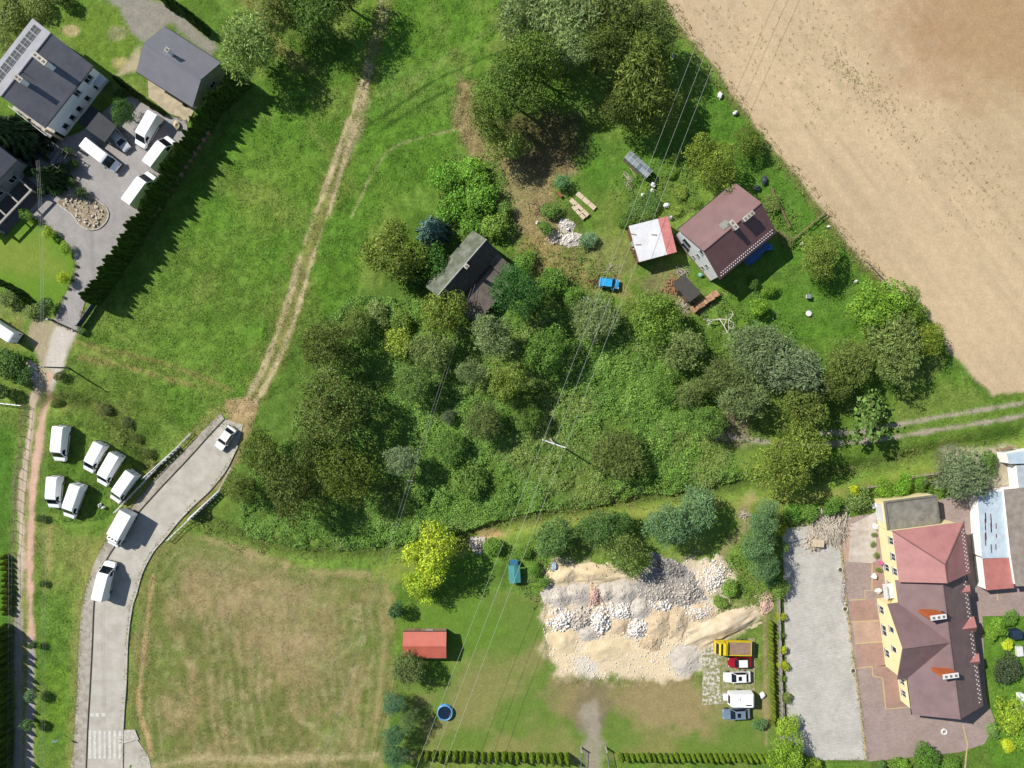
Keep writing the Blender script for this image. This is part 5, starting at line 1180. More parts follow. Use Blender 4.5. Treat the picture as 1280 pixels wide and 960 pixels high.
# ------------------------------------------------------------------ vehicles (local x forwards)
def side_body(outline, hw, bev=0.09, tumble=0.09, z1=1.0, z2=2.6, nose=0.12, xn=None):
    """body swept from its side outline; narrows towards the roof and the nose"""
    xs = [p[0] for p in outline]; xf = max(xs)
    def half(x, z):
        k = hw*(1-tumble*max(0, (z-z1)/(z2-z1))**2)
        d = max(0, x-(xf-0.9))/0.9
        return k*(1-nose*d*d)
    n = len(outline); mb = MB()
    mb.add([(x,-half(x,z),z) for x,z in outline]+[(x,half(x,z),z) for x,z in outline],
           [tuple(range(n)), tuple(range(2*n-1,n-1,-1))]+[((i+1)%n,i,n+i,n+(i+1)%n) for i in range(n)])
    me = mb.mesh('body', bev, False, 3)
    bm = bmesh.new(); bm.from_mesh(me); bmesh.ops.recalc_face_normals(bm, faces=bm.faces[:]); bm.to_mesh(me); bm.free()
    return me, half
def wheel_set(v, xs, y, r=0.34, wdt=0.22):
    for x in xs:
        for s in (-1, 1):
            w_ = MB().tube((x, s*(y-wdt), r), (x, s*y, r), r, n=14).build('wheel', M_BLACK, v, 0.03)
            MB().tube((x, s*(y-0.02), r), (x, s*(y+0.015), r), r*0.62, n=10).build('rim', M_RIM, w_)
def panel(v, name, m, pts, t=0.02, parent=None):
    return MB().slab(pts, t).build(name, m, parent or v)
def heading(u0, v0): return math.atan2(-v0, u0)
VAN_CACHE = {}
def make_van(L=5.9, hw=1.0, H=2.55, rib=False):
    key = (L, hw, H, rib)
    v = bpy.data.objects.new('delivery_van', None); C.objects.link(v)
    f = L/2
    out = [(-f,.38),(f-.03,.38),(f,.62),(f-.04,.98),(f-.28,1.14),(f-.72,1.3),(f-1.62,H-.16),(f-2.0,H-.02),(-f+.35,H),(-f+.06,H-.14)]
    me, half = side_body(out, hw, z2=H); b = link('body', me, v, M_VANW)
    a, c = out[5], out[6]
    def on(t, s, sx, lift=0.025):
        x = a[0]+(c[0]-a[0])*t; z = a[1]+(c[1]-a[1])*t; d = Vector((c[1]-a[1], 0, a[0]-c[0])).normalized()
        return (x+d.x*lift, s*half(x, z)*sx, z+d.z*lift)
    panel(v, 'windscreen', M_CARG, [on(.04,-1,.9), on(.04,1,.9), on(.94,1,.86), on(.94,-1,.86)])
    for s in (-1, 1):
        q = [(f-.95,1.4),(f-2.05,1.4),(f-2.05,2.1),(f-1.48,2.1)]
        pts = [(x, s*(half(x,z)+.012), z) for x, z in q]
        panel(v, 'side_window', M_CARG, pts if s > 0 else pts[::-1])
        MB().box((f-1.25,s*(hw+.03)-.0 if s > 0 else -(hw+.25),1.35),(f-1.1,(hw+.25) if s > 0 else -(hw+.03),1.72)).build('mirror', M_PLAST, v, 0.03)
        MB().box((f-.3,min(s*.55,s*.84),.82),(f-.02,max(s*.55,s*.84),1.02)).build('headlight', M_LAMP, v, 0.03)
        MB().box((-f-.03,min(s*.78,s*.92),.9),(-f+.05,max(s*.78,s*.92),1.5)).build('tail_light', M_TAIL, v)
        MB().box((-f+1.2,min(s*(hw-.02),s*(hw+.02)),.72),(f-1.4,max(s*(hw-.02),s*(hw+.02)),.84)).build('side_strip', M_PLAST, v)
    MB().box((f-.25,-.9,.36),(f+.06,.9,.58)).build('front_bumper', M_PLAST, v, 0.04)
    MB().box((-f-.08,-.92,.36),(-f+.1,.92,.58)).build('rear_bumper', M_PLAST, v, 0.04)
    MB().box((-f-.015,-.01,.6),(-f+.02,.01,H-.25)).build('rear_door_seam', M_PLAST, v)
    for y in (-.62,.62): MB().box((-f+.4,y-.015,H-.03),(f-2.1,y+.015,H+.006)).build('roof_gutter', M_STEEL, v)
    if rib:
        for i in range(6): MB().box((-f+.6+i*.62,-.72,H-.01),(-f+.68+i*.62,.72,H+.018)).build('roof_rib', M_VANW, v)
    wheel_set(v, (f-1.05, -f+1.15), hw-.01)
    return v
def copy_tree(o, parent=None):
    c = o.copy(); C.objects.link(c); c.parent = parent
    for ch in o.children: copy_tree(ch, c)
    return c
def put_vehicle(o, u, v, d, label, cat, group=None, zref=1.9, z=None):
    p = W(u, v, zref); o.location = (p.x, p.y, 0.0 if z is None else z); o.rotation_euler = (0, 0, math.atan2(-d[1], d[0]))
    tag(o, label, cat, group); return o
vanA = make_van(); vanB = make_van(6.3, 1.0, 2.65, True); vanC = make_van(5.3, 0.97, 2.3)
used = set()
def van(src, u, v, d, label, group, z=0.0):
    o = src if src.name not in used else copy_tree(src); used.add(src.name)
    return put_vehicle(o, u, v, d, label, 'van', group, z=z)
G1, G2 = 'white vans in the paved driveway', 'white vans parked on the grass'
van(vanB,124,193,(43,34),'white van parked against the pergola with its nose at the driveway',G1,0.05)
van(vanA,182,161,(-21,36),'white van parked between the courtyard tree and garage apron',G1,0.05)
van(vanA,198,189,(27,-36),'white van facing the garage beside the tall hedge',G1,0.05)
van(vanB,173,235,(26,-36),'white van lower down the drive beside the tall hedge',G1,0.05)
van(vanA,-1,411,(-40,-26),'white van half hidden beside the lane bushes','white vans parked on the grass')
van(vanA,72.5,555,(-4,40),'white van standing alone above the pair by the lane',G2)
van(vanC,115,572,(-22,42),'white van at the lane end of the diagonal row of three',G2)
van(vanA,134,587,(-23,40),'white van with roof gear in the middle of the diagonal row',G2)
van(vanA,152,609,(-27,38),'white van of the diagonal row parked against the bridge railing',G2)
van(vanC,64.5,616,(-3,40),'white van of the lower pair nearest the pink lane',G2)
van(vanA,89,627,(-14,40),'white van of the lower pair turned towards the road',G2)
van(vanB,129,727,(10,-40),'white van standing on the road shoulder facing the bridge','white vehicles standing on the road',0.1)

# box truck on the road
bt = thing('box_truck', 'white box truck on the road shoulder by the railing', 'truck', group='white vehicles standing on the road')
MB().box((-3.2,-1.08,.95),(1.25,1.08,3.1)).build('cargo_box', M_VANW, bt, 0.06)
me, half = side_body([(1.3,.45),(3.3,.45),(3.35,.9),(3.2,1.2),(2.75,1.45),(2.3,2.35),(1.95,2.55),(1.3,2.6)], 1.0, z2=2.6, nose=0.06); link('cab', me, bt, M_VANW)
panel(bt,'windscreen',M_CARG,[(2.73,-.85,1.52),(2.73,.85,1.52),(2.35,.8,2.33),(2.35,-.8,2.33)])
for s in (-1,1):
    q = [(2.5,1.5),(1.6,1.5),(1.6,2.15),(2.2,2.15)]; pts = [(x,s*(half(x,z)+.012),z) for x,z in q]; panel(bt,'side_window',M_CARG,pts if s > 0 else pts[::-1])
    MB().box((2.55,min(s*1.03,s*1.3),1.4),(2.68,max(s*1.03,s*1.3),1.85)).build('mirror', M_PLAST, bt, 0.03)
    MB().box((3.15,min(s*.55,s*.85),.75),(3.36,max(s*.55,s*.85),.98)).build('headlight', M_LAMP, bt)
for y in (-.6,0,.6): MB().box((1.62,y-.1,2.58),(1.85,y+.1,2.7)).build('roof_lamp', M_PLAST, bt, 0.03)
MB().box((-3.2,-.9,.6),(3.0,.9,.94)).build('chassis', M_PLAST, bt); wheel_set(bt,(2.4,-1.9),1.02,.38)
put_vehicle(bt,147,662,(-21,38),None,None,None,2.6,0.1)

# cars
def make_car(L=4.3, hw=0.86, col=None, roofcol=None, boot=True, H=1.45, cab=(-1.75, 0.95, -1.15, 0.25), sunroof=False):
    v = bpy.data.objects.new('parked_car', None); C.objects.link(v); f = L/2; k = L/4.3
    out = [(-f,.32),(f-.05,.32),(f,.55),(f-.12,.72),(f-.5,.82),(f-1.2,.93),(-f+.55,.98),(-f+.12,.92),(-f,.7)]
    me, half = side_body(out, hw, 0.07, 0.05, 0.6, 1.0, nose=0.16); link('body', me, v, col)
    x0, x1, r0, r1 = [c_*k for c_ in cab]; wb, wr, zb = hw-.05, hw-.24, .93
    B = {(a, s): Vector(((x0 if a == 0 else x1), s*wb, zb)) for a in (0, 1) for s in (-1, 1)}; Rf = {(a, s): Vector(((r0 if a == 0 else r1), s*wr, H)) for a in (0, 1) for s in (-1, 1)}
    panel(v,'windscreen',M_CARG,[B[1,-1],B[1,1],Rf[1,1],Rf[1,-1]]); panel(v,'rear_window',M_CARG,[B[0,1],B[0,-1],Rf[0,-1],Rf[0,1]])
    for s in (-1, 1):
        q = [B[1,s],B[0,s],Rf[0,s],Rf[1,s]]; panel(v,'side_window',M_CARG,q if s > 0 else q[::-1])
        for a in (0, 1): MB().tube(B[a,s], Rf[a,s], 0.05, n=5).build('pillar', col, v)
        MB().box((x1-.35,min(s*(hw-.02),s*(hw+.16)),.88),(x1-.2,max(s*(hw-.02),s*(hw+.16)),1.02)).build('mirror', col, v, 0.02)
        MB().box((f-.3,min(s*.45,s*.74),.6),(f-.06,max(s*.45,s*.74),.74)).build('headlight', M_LAMP, v, 0.02); MB().box((-f-.01,min(s*.5,s*.8),.7),(-f+.08,max(s*.5,s*.8),.84)).build('tail_light', M_TAIL, v)
    rf = MB().slab([(r0-.08,-wr-.03,H+.02),(r1+.08,-wr-.03,H+.02),(r1+.08,wr+.03,H+.02),(r0-.08,wr+.03,H+.02)], .05).build('roof', roofcol or col, v, 0.02)
    if sunroof: MB().box((-.55,-.35,H+.02),(.0,.35,H+.03)).build('sunroof', M_CARG, rf)
    wheel_set(v,(f-.8,-f+.78),hw-.01,.3,.2)
    return v
pw = mat('car_white','f6f6f4','ececea',sc=.5,rough=.25); pr = mat('car_red','a81f2c','951a26',sc=.5,rough=.25); pb = mat('car_steel_blue','7d8fa0','6d7f91',sc=.5,rough=.25); psv = mat('car_silver','d9dcde','c8cbcd',sc=.5,rough=.25); psky = mat('car_sky_blue','35b4f0','2aa2de',sc=.5,rough=.4)
put_vehicle(make_car(4.4,.88,pw),281,548,(-26,37),'white car driving off the end of the concrete road','car',None,1.0,0.06)
put_vehicle(make_car(4.0,.84,psv),148,174,(14,17),'pale car nosing out from under the carport','car',None,1.2,0.05)
put_vehicle(make_car(3.9,.82,pr,pw),925,828.5,(-1,0.03),'red car with white roof parked beside the yellow truck','car','cars parked on the grass pavers',1.0,.06)
put_vehicle(make_car(4.5,.86,pw,None,sunroof=True),922,847,(-1,0.03),'white estate car between the red car and the caravan','car','cars parked on the grass pavers',1.0,.06)
put_vehicle(make_car(4.6,.88,pb,None,sunroof=True),921,893,(-1,0.05),'steel blue car parked beside the caravan','car','cars parked on the grass pavers',1.0,.02)
put_vehicle(make_car(3.4,.84,psky,psky,H=1.5,cab=(-1.9,1.0,-1.7,.35)),762,354,(1,0.12),'small sky blue car standing on the worn farmyard','car',None,1.0,0)
# yellow tipper
M_YEL = mat('truck_yellow','f2d51a','e2c414',sc=.6,rough=.35)
yt = thing('tipper_truck', 'yellow tipper truck with a load of earth', 'truck')
me, half = side_body([(1.35,.6),(2.95,.6),(3.0,1.3),(2.85,1.6),(2.55,2.35),(2.35,2.45),(1.35,2.45)], 1.05, z2=2.5, nose=.04); link('cab', me, yt, M_YEL)
panel(yt,'windscreen',M_CARG,[(2.88,-.9,1.62),(2.88,.9,1.62),(2.62,.88,2.3),(2.62,-.88,2.3)])
MB().box((2.0,-.95,2.44),(2.3,.95,2.5)).build('roof_hatch', M_CARG, yt)
bed = MB().box((-2.9,-1.15,1.05),(1.2,1.15,1.15)).build('tipper_bed', M_YEL, yt)
for q in (((-2.9,-1.15,1.15),(1.2,-1.07,1.85)),((-2.9,1.07,1.15),(1.2,1.15,1.85)),((-2.9,-1.07,1.15),(-2.82,1.07,1.85)),((1.1,-1.07,1.15),(1.2,1.07,2.2))): MB().box(*q).build('side_board', M_YEL, bed)
nn = 12; xs = np.linspace(-2.8,1.08,nn); ys = np.linspace(-1.06,1.06,nn); XX,YY = np.meshgrid(xs,ys); ZZ = 1.62+.16*fbm(XX,YY,.8,3,5); ii = np.arange(nn*nn).reshape(nn,nn)
link('earth_load', np_mesh('earth_load', np.stack([XX,YY,ZZ],-1).reshape(-1,3), np.stack([ii[:-1,:-1],ii[:-1,1:],ii[1:,1:],ii[1:,:-1]],-1).reshape(-1,4)), yt, mat('load_earth','a58a72','8c7460',sc=3,rough=.95))
MB().box((-2.8,-.8,.6),(2.8,.8,1.04)).build('chassis', M_PLAST, yt); wheel_set(yt,(2.2,-1.3,-2.2),1.05,.42,.28)
put_vehicle(yt,917.5,811,(-1,-.02),None,None,None,1.9,.06)
# caravan
cv = thing('caravan', 'white caravan with drawbar parked between two cars', 'caravan')
me, half = side_body([(-2.05,.5),(1.85,.5),(2.0,1.1),(1.75,2.1),(1.45,2.38),(-1.7,2.45),(-2.0,2.25),(-2.1,1.2)], 1.1, .12, .04, 1.2, 2.4, nose=.08); link('body', me, cv, M_VANW)
MB().box((-1.5,.55,2.44),(-.6,.72,2.5)).build('roof_vent', M_CARG, cv); MB().box((0.3,-.6,2.44),(.8,-.1,2.53)).build('roof_hatch', M_TRIM, cv, .02)
panel(cv,'front_window',M_CARG,[(1.98,-.7,1.25),(1.98,.7,1.25),(1.82,.65,1.95),(1.82,-.65,1.95)])
for s in (-1,1): MB().tube((1.8,s*.6,.5),(3.0,0,.5),.05,n=6).build('drawbar', M_STEEL, cv)
MB().box((1.95,-.55,.45),(2.6,.55,.95)).build('gas_locker', M_TRIM, cv, .05); wheel_set(cv,(-.15,),1.08,.32)
put_vehicle(cv,926.5,875,(-1,0),None,None,None,1.9,.04)
# ------------------------------------------------------------------ railings, fences, poles, wires
def post_line(name, label, cat, a, b, n, h, m, rails=(0.5, 1.0), pr=0.05, rr=0.035, group=None, zb=0.0, square=False, offs=None):
    A_, B_ = W(*a), W(*b); o = thing(name, label, cat, (A_.x, A_.y, zb), 0, group); d = B_-A_
    for i in range(n+1):
        p = d*(i/n)
        if square: MB().box((p.x-pr,p.y-pr,-.15),(p.x+pr,p.y+pr,h)).build('post', m, o)
        else: MB().tube((p.x,p.y,-.15),(p.x,p.y,h),pr,n=6).build('post', m, o)
    for z in rails: MB().tube((0,0,z*h),(d.x,d.y,z*h),rr,n=5).build('rail', m, o)
    return o
M_RAIL = mat('white_rail_paint','f2f2ee','dcdcd6',rough=.5)
def bridge_rail(label, a, b, c, d_):
    o = post_line('bridge_railing', label, 'railing', a, b, 16, 1.1, M_RAIL, (0.98, .5), .045, .05)
    P, Q_ = W(*c)-W(*a), W(*d_)-W(*a); e = Q_-P; n_ = Vector((-e.y,e.x,0)).normalized()
    MB().obox(((P.x+Q_.x)/2,(P.y+Q_.y)/2), e, e.length, .5, -.5, .32).build('parapet', M_CONC, o)
    for k in range(10):
        q = P+e*((k+.5)/10)+Vector((0,0,0)); MB().obox((q.x,q.y), e, .5, .14, .32, 1.0).build('baluster', M_RAIL, o)
    MB().obox(((P.x+Q_.x)/2,(P.y+Q_.y)/2), e, e.length, .13, 1.0, 1.1).build('handrail', M_RAIL, o)
bridge_rail('white railing on the van side of the bridge',(146,640),(241,541),(181,598),(225,558.5))
bridge_rail('white railing on the mown field side of the bridge',(211,675),(277,612),(238,648),(274,615))
post_line('guard_rail','thin white rail beside the road end above the trees','railing',(272,618),(290,584),7,.8,M_RAIL,(.95,.5))
post_line('wire_fence','post and wire fence along the west lane','fence',(17,690),(33,506),14,1.3,M_WOOD,(.4,.9),.05,.02)
post_line('wire_fence','post and wire fence beside the lane hedge','fence',(16,960),(17,692),16,1.3,M_STEEL,(.4,.9),.04,.02)
post_line('rail_fence','low pale rail fence above the dark lawn','fence',(-4,503),(31,507),5,1.2,M_STEEL,(.5,.98),.04,.05)
post_line('rail_fence','weathered pole fence between farm garden and ploughed field','fence',(988,302),(1030,266),6,1.1,M_WOOD,(.5,.95),.07,.07)
post_line('rail_fence','short weathered fence at the farmhouse corner','fence',(972,290),(986,303),3,1.0,M_WOOD,(.5,.95),.06,.06)
post_line('rail_fence','pale pole rail at the field boundary','fence',(1080,326),(1112,361),4,.9,M_DEADWOOD,(.95,),.06,.08)
post_line('rail_fence','leaning weathered rails behind the farmhouse','fence',(962,236),(986,285),6,.9,M_WOOD,(.5,.95),.05,.06)
post_line('board_fence','pale board fence along the ditch by the clipped bushes','fence',(1058,613),(1112,603),7,1.2,M_DEADWOOD,(.4,.7,.97),.06,.09)
post_line('board_fence','pale board fence below the half bare tree','fence',(1130,597),(1172,590),6,1.2,M_DEADWOOD,(.4,.7,.97),.06,.09)
post_line('board_fence','wooden fence at the pale sheds','fence',(1246,562),(1262,558),3,1.3,M_WOOD,(.4,.7,.97),.06,.08)
post_line('wire_fence','fence between lawn and thuja row along the yard','fence',(970,725),(975,930),20,1.4,mat('fence_slats','a8a294','837d70',rough=.9),(.2,.5,.8,.97),.06,.05)
# yard wall coping
yw = thing('yard_wall','low concrete wall along the paved yard','wall',(0,0,0))
pts = [(972,725),(974,790),(977,860),(980,930)]
for i in range(3):
    a,b_ = W(*pts[i]),W(*pts[i+1]); d = b_-a
    for k in range(6):
        q = a+d*((k+.5)/6); MB().obox((q.x,q.y),d,d.length/6-.04,.28,-.1,.5).build('wall_block', M_CONC, yw)
# brick-panelled wall under the tall hedge
bw = thing('panel_wall','low wall of brick piers and concrete panels under tall hedge','wall',(0,0,0))
a, b_ = W(127,374), W(262,168); d = b_-a; nseg = 24
M_PIER = mat('pier_brick','b98466','97684e',sc=3,rough=.9); M_PAN = mat('wall_panel','8e8478','6f675d',sc=2,rough=.95)
for i in range(nseg+1):
    q = a+d*(i/nseg); p_ = MB().obox((q.x,q.y),d,.5,.5,-.1,1.05).build('pier', M_PIER, bw)
    MB().obox((q.x,q.y),d,.62,.62,1.05,1.14).build('coping', mat('pier_coping','d8b296','b8927a',sc=2,rough=.9), p_)
    if i < nseg:
        q = a+d*((i+.5)/nseg); MB().obox((q.x,q.y),d,d.length/nseg-.5,.16,-.1,.8).build('panel', M_PAN, bw)
# dark gate panel at the end of the wall, drive gate
gp = thing('gate_leaf','dark slatted sliding gate leaf at the hedge end','gate',W(102,408)); e = W(124,377)-W(102,408); gp.rotation_euler = (0,0,math.atan2(e.y,e.x))
M_GATE = mat('gate_slate','5b6670','4a545d',sc=2,rough=.5)
for i in range(9): MB().box((.05,-.04,.12+i*.17),(e.length-.05,.04,.25+i*.17)).build('slat', M_GATE, gp)
for x in (0,e.length/2,e.length): MB().box((x-.06,-.07,-.05),(x+.06,.07,1.75)).build('post', M_GATE, gp)
dg = thing('drive_gate','dark bar gate closing the driveway','gate',W(66,400)); e = W(97,414)-W(66,400); dg.rotation_euler = (0,0,math.atan2(e.y,e.x))
for z in (.15,1.25): MB().box((0,-.05,z),(e.length,.05,z+.1)).build('rail', M_DARKTRIM, dg)
for i in range(22): MB().box((.1+i*(e.length-.2)/21-.02,-.03,.25),(.1+i*(e.length-.2)/21+.02,.03,1.25)).build('bar', M_DARKTRIM, dg)
for x in (0,e.length): MB().box((x-.15,-.15,-.05),(x+.15,.15,1.6)).build('pillar', M_CONC, dg)
for i, q in enumerate(((726,934),(757,934))):
    g = thing('garden_gate','open metal gate leaf at the garden entrance '+('beside the western thuja row' if i == 0 else 'beside the eastern thuja row'),'gate',W(*q))
    e = W(q[0]+(4 if i else -1),q[1]+24)-W(*q); g.rotation_euler = (0,0,math.atan2(e.y,e.x))
    for z in (.1,1.35): MB().box((0,-.03,z),(e.length,.03,z+.07)).build('rail', M_STEEL, g)
    for k in range(14): MB().box((k*e.length/13-.015,-.015,.17),(k*e.length/13+.015,.015,1.35)).build('bar', M_STEEL, g)
    MB().box((-.1,-.1,-.05),(.1,.1,1.6)).build('post', M_CONC, g)
# power poles
def wire(name, label, a, b, sag=1.0, r=0.018, m=None, group=None):
    a, b = Vector(a), Vector(b); n = 22; mb = MB(); pr = None
    for i in range(n+1):
        t = i/n; p = a.lerp(b, t)-Vector((0,0,sag*4*t*(1-t)))
        if pr: mb.tube(pr, p, r, n=4)
        pr = p
    return tag(mb.build(name, m or mat('bright_cable','d4d6ce','c2c4bc',rough=.4)), label, 'cable', group)
ZP = 9.6
pp = thing('power_pole','concrete power pole with white crossarm in the weeds','utility pole',W(692.5,555,ZP)*1.0)
pp.location.z = gz(688,549)
MB().tube((0,0,-.2),(0,0,ZP),.17,.11,10).build('pole', M_CONC, pp)
c0 = W(692.5,555,ZP); e0 = W(679,550,ZP)-c0; e1 = W(706.5,559.5,ZP)-c0
MB().obox(((e0.x+e1.x)/2,(e0.y+e1.y)/2), e1-e0, (e1-e0).length+.3,.16,ZP-.12-pp.location.z,ZP+.02-pp.location.z).build('crossarm', mat('white_steel','f4f4f2','e0e0dc',rough=.5), pp)
for q in (e0,Vector((0,0,0)),e1): MB().tube((q.x,q.y,ZP-pp.location.z),(q.x,q.y,ZP+.3-pp.location.z),.08,.06,8).build('insulator', M_TRIM, pp)
tops = [(679,550),(692.5,555),(706.5,559.5)]; nn_ = ['outer western','middle','outer eastern']
far_n = [(957,-166),(972,-164),(987,-162)]; far_s = [(480,1065),(496,1070),(511,1075)]
for i in range(3):
    wire('power_cable', nn_[i]+' power cable running over the field from the pole', W(*tops[i],ZP+.3), W(*far_n[i],ZP+.6), 1.4, group='power cables')
    wire('power_cable', nn_[i]+' power cable running over the garden from the pole', W(*tops[i],ZP+.3), W(*far_s[i],ZP+.3), 1.0, group='power cables')
sp = thing('service_pole','thin service pole beside the silvery tree','utility pole',W(512.5,601,7.0)); sp.location.z = gz(515,595)
MB().tube((0,0,-.2),(0,0,7.2),.12,.08,8).build('pole', M_WOOD, sp); MB().box((-.5,-.05,6.9),(.5,.05,7.0)).build('crossarm', M_STEEL, sp)
M_GREYC = mat('grey_cable','a9aaa6','8f908c',rough=.5)
for s_ in (-1,1):
    wire('service_cable','twin cable from barn to the service pole',W(594.5+s_*1.5,348,3.6),W(512.5+s_*2,601,7.1),.7,.018,M_GREYC,'twin service cables')
    wire('service_cable','twin cable over the mown field from the service pole',W(512.5+s_*2,601,7.1),W(392+s_*3,990,7.0),.9,.018,M_GREYC,'twin service cables')
lp_ = thing('lane_pole','grey concrete pole on the lane above the grouped vans','utility pole',W(86,460,0)); 
MB().tube((0,0,-.2),(0,0,7.1),.15,.09,10).build('pole', mat('pole_concrete','8f8f8d','777775',rough=.9), lp_); MB().box((-.4,-.05,6.85),(.4,.05,6.95)).build('crossarm', M_STEEL, lp_)
tp = Vector(lp_.location)+Vector((0,0,7.0))
for s_ in (-1,0,1):
    wire('lane_cable','thin cable from the lane pole to the terrace house',tp+Vector((s_*.25,0,0)),W(47+s_*2,200,5.5),.6,.012,M_GREYC,'cables over the lane')
    wire('lane_cable','thin cable following the lane southwards',tp+Vector((s_*.25,0,0)),W(51+s_*2.0,1000,7.0),.8,.008,M_GREYC,'cables over the lane')
# street sign by the crossing
sg = thing('street_sign','small pale sign on a post near the crossing','sign',W(79,918)); MB().tube((0,0,0),(0,0,2.4),.04,n=6).build('post', M_STEEL, sg); MB().box((-.4,-.04,1.9),(.4,.0,2.5)).build('plate', mat('sign_blue','9fc4d2','86adbc',rough=.4), sg)

# ------------------------------------------------------------------ heaps of sand and rubble
def rock_cloud(P, S, seed):
    """irregular blocks: 8 corners each"""
    rs = np.random.RandomState(seed); n = len(P)
    c = np.array([(x,y,z) for x in (-1,1) for y in (-1,1) for z in (-1,1)], float)*.5
    V_ = c[None]*(1+.35*rs.normal(size=(n,8,3)))*S[:,None,None]*rs.uniform(.6,1.2,(n,1,3))
    a = rs.uniform(0,6.28,n); ca, sa = np.cos(a)[:,None], np.sin(a)[:,None]
    x = V_[...,0]*ca-V_[...,1]*sa; y = V_[...,0]*sa+V_[...,1]*ca; V_[...,0], V_[...,1] = x, y
    V_ = V_+P[:,None]
    f = np.array([(0,1,3,2),(4,6,7,5),(0,4,5,1),(2,3,7,6),(0,2,6,4),(1,5,7,3)])
    return V_.reshape(-1,3), (np.arange(n)[:,None,None]*8+f[None]).reshape(-1,4)
def heap(u, v, ru, rv, h, m, label, rot=0.0, rocks=0, rockm=None, rsize=(.15,.4), seed=1, name='heap', rough=.25, cat='heap', power=1.0):
    n = 34; g = np.linspace(-1.15,1.15,n); XX, YY = np.meshgrid(g,g); rr = np.hypot(XX,YY)
    ru, rv = ru*1.22/PXM, rv*1.22/PXM
    nzz = fbm(XX*ru+seed*13, YY*rv, 0.8, 5, seed+40, .65)
    prof = np.clip(1-rr*(.62+.75*fbm(XX*2.2+seed,YY*2.2,1,3,seed)),0,1)**(power*1.15)
    ZZ = h*prof*(1-rough+2*rough*nzz) - .06*(prof <= 0)
    ii = np.arange(n*n).reshape(n,n); p = W(u,v)
    t = thing(name, label, cat, (p.x,p.y,gz(u,v)+.01), rot)
    me = np_mesh('mound', np.stack([XX*ru,YY*rv,ZZ],-1).reshape(-1,3), np.stack([ii[:-1,:-1],ii[:-1,1:],ii[1:,1:],ii[1:,:-1]],-1).reshape(-1,4)); me.polygons.foreach_set('use_smooth',np.ones(len(me.polygons),bool))
    link('mound', me, t, m)
    if rocks:
        rs = np.random.RandomState(seed); rocks = int(rocks*1.7); q = rs.normal(size=(rocks*3,2))*.46; q = q[np.hypot(q[:,0],q[:,1]) < 1.12][:rocks]
        ix = np.clip(((q+1.15)/2.3*(n-1)).round().astype(int),0,n-1)
        S = rs.uniform(rsize[0],rsize[1],len(q))*rs.choice([.5,.7,.9,1.3],len(q))*.72
        P_ = np.stack([q[:,0]*ru,q[:,1]*rv,np.maximum(ZZ[ix[:,1],ix[:,0]],0)+S*.05],1)
        V_, Q_ = rock_cloud(P_, S, seed); o = link('stone', np_mesh('stone',V_,Q_), t, rockm); o['kind'] = 'stuff'
    return t
M_SAND = mat('sand','ead6b0','dac49c',sc=.8,rough=.95,bump=.3,bsc=2.5,world=True); M_SAND2 = mat('pale_sand','dfcdb0','c9b596',sc=.7,rough=.95,bump=.25,bsc=2,world=True)
M_GRAV = mat('grey_gravel','d6cdc0','c0b6a8',sc=1.5,rough=.95,bump=.5,bsc=5,world=True); M_DARKR = mat('dark_and_shaded_rubble','aaa59e','8a857f',sc=1.5,rough=.95,bump=.5,bsc=4,world=True)  # tree shade is partly put into the dark rubble tone
M_WST = mat('white_rubble',(.76,.72,.67),(.58,.55,.5),sc=1.2,rough=.9,world=True); M_GST = mat('grey_rubble','dcd2c4','bcb2a4',sc=1.2,rough=.9,world=True); M_PST = mat('pinkish_rubble','d9b8ae','bc988e',sc=1.2,rough=.9,world=True); M_TAN = mat('tan_soil','dcc7a6','c8b08c',sc=1.5,rough=.95,bump=.5,bsc=4,world=True)
heap(905,782,42,13,1.5,M_SAND2,'long ridge of pale sand beside the yellow truck',math.radians(24),name='sand_ridge',rough=.12,seed=3,power=.8)
heap(704,720,17,13,1.0,M_SAND,'small sand heap at the bush corner',rot=.2,name='sand_heap',seed=4); heap(742,716,30,11,1.0,M_SAND,'yellow sand bank under the overhanging trees',rot=-.1,name='sand_heap',seed=5,rocks=40,rockm=M_PST,rsize=(.1,.25))
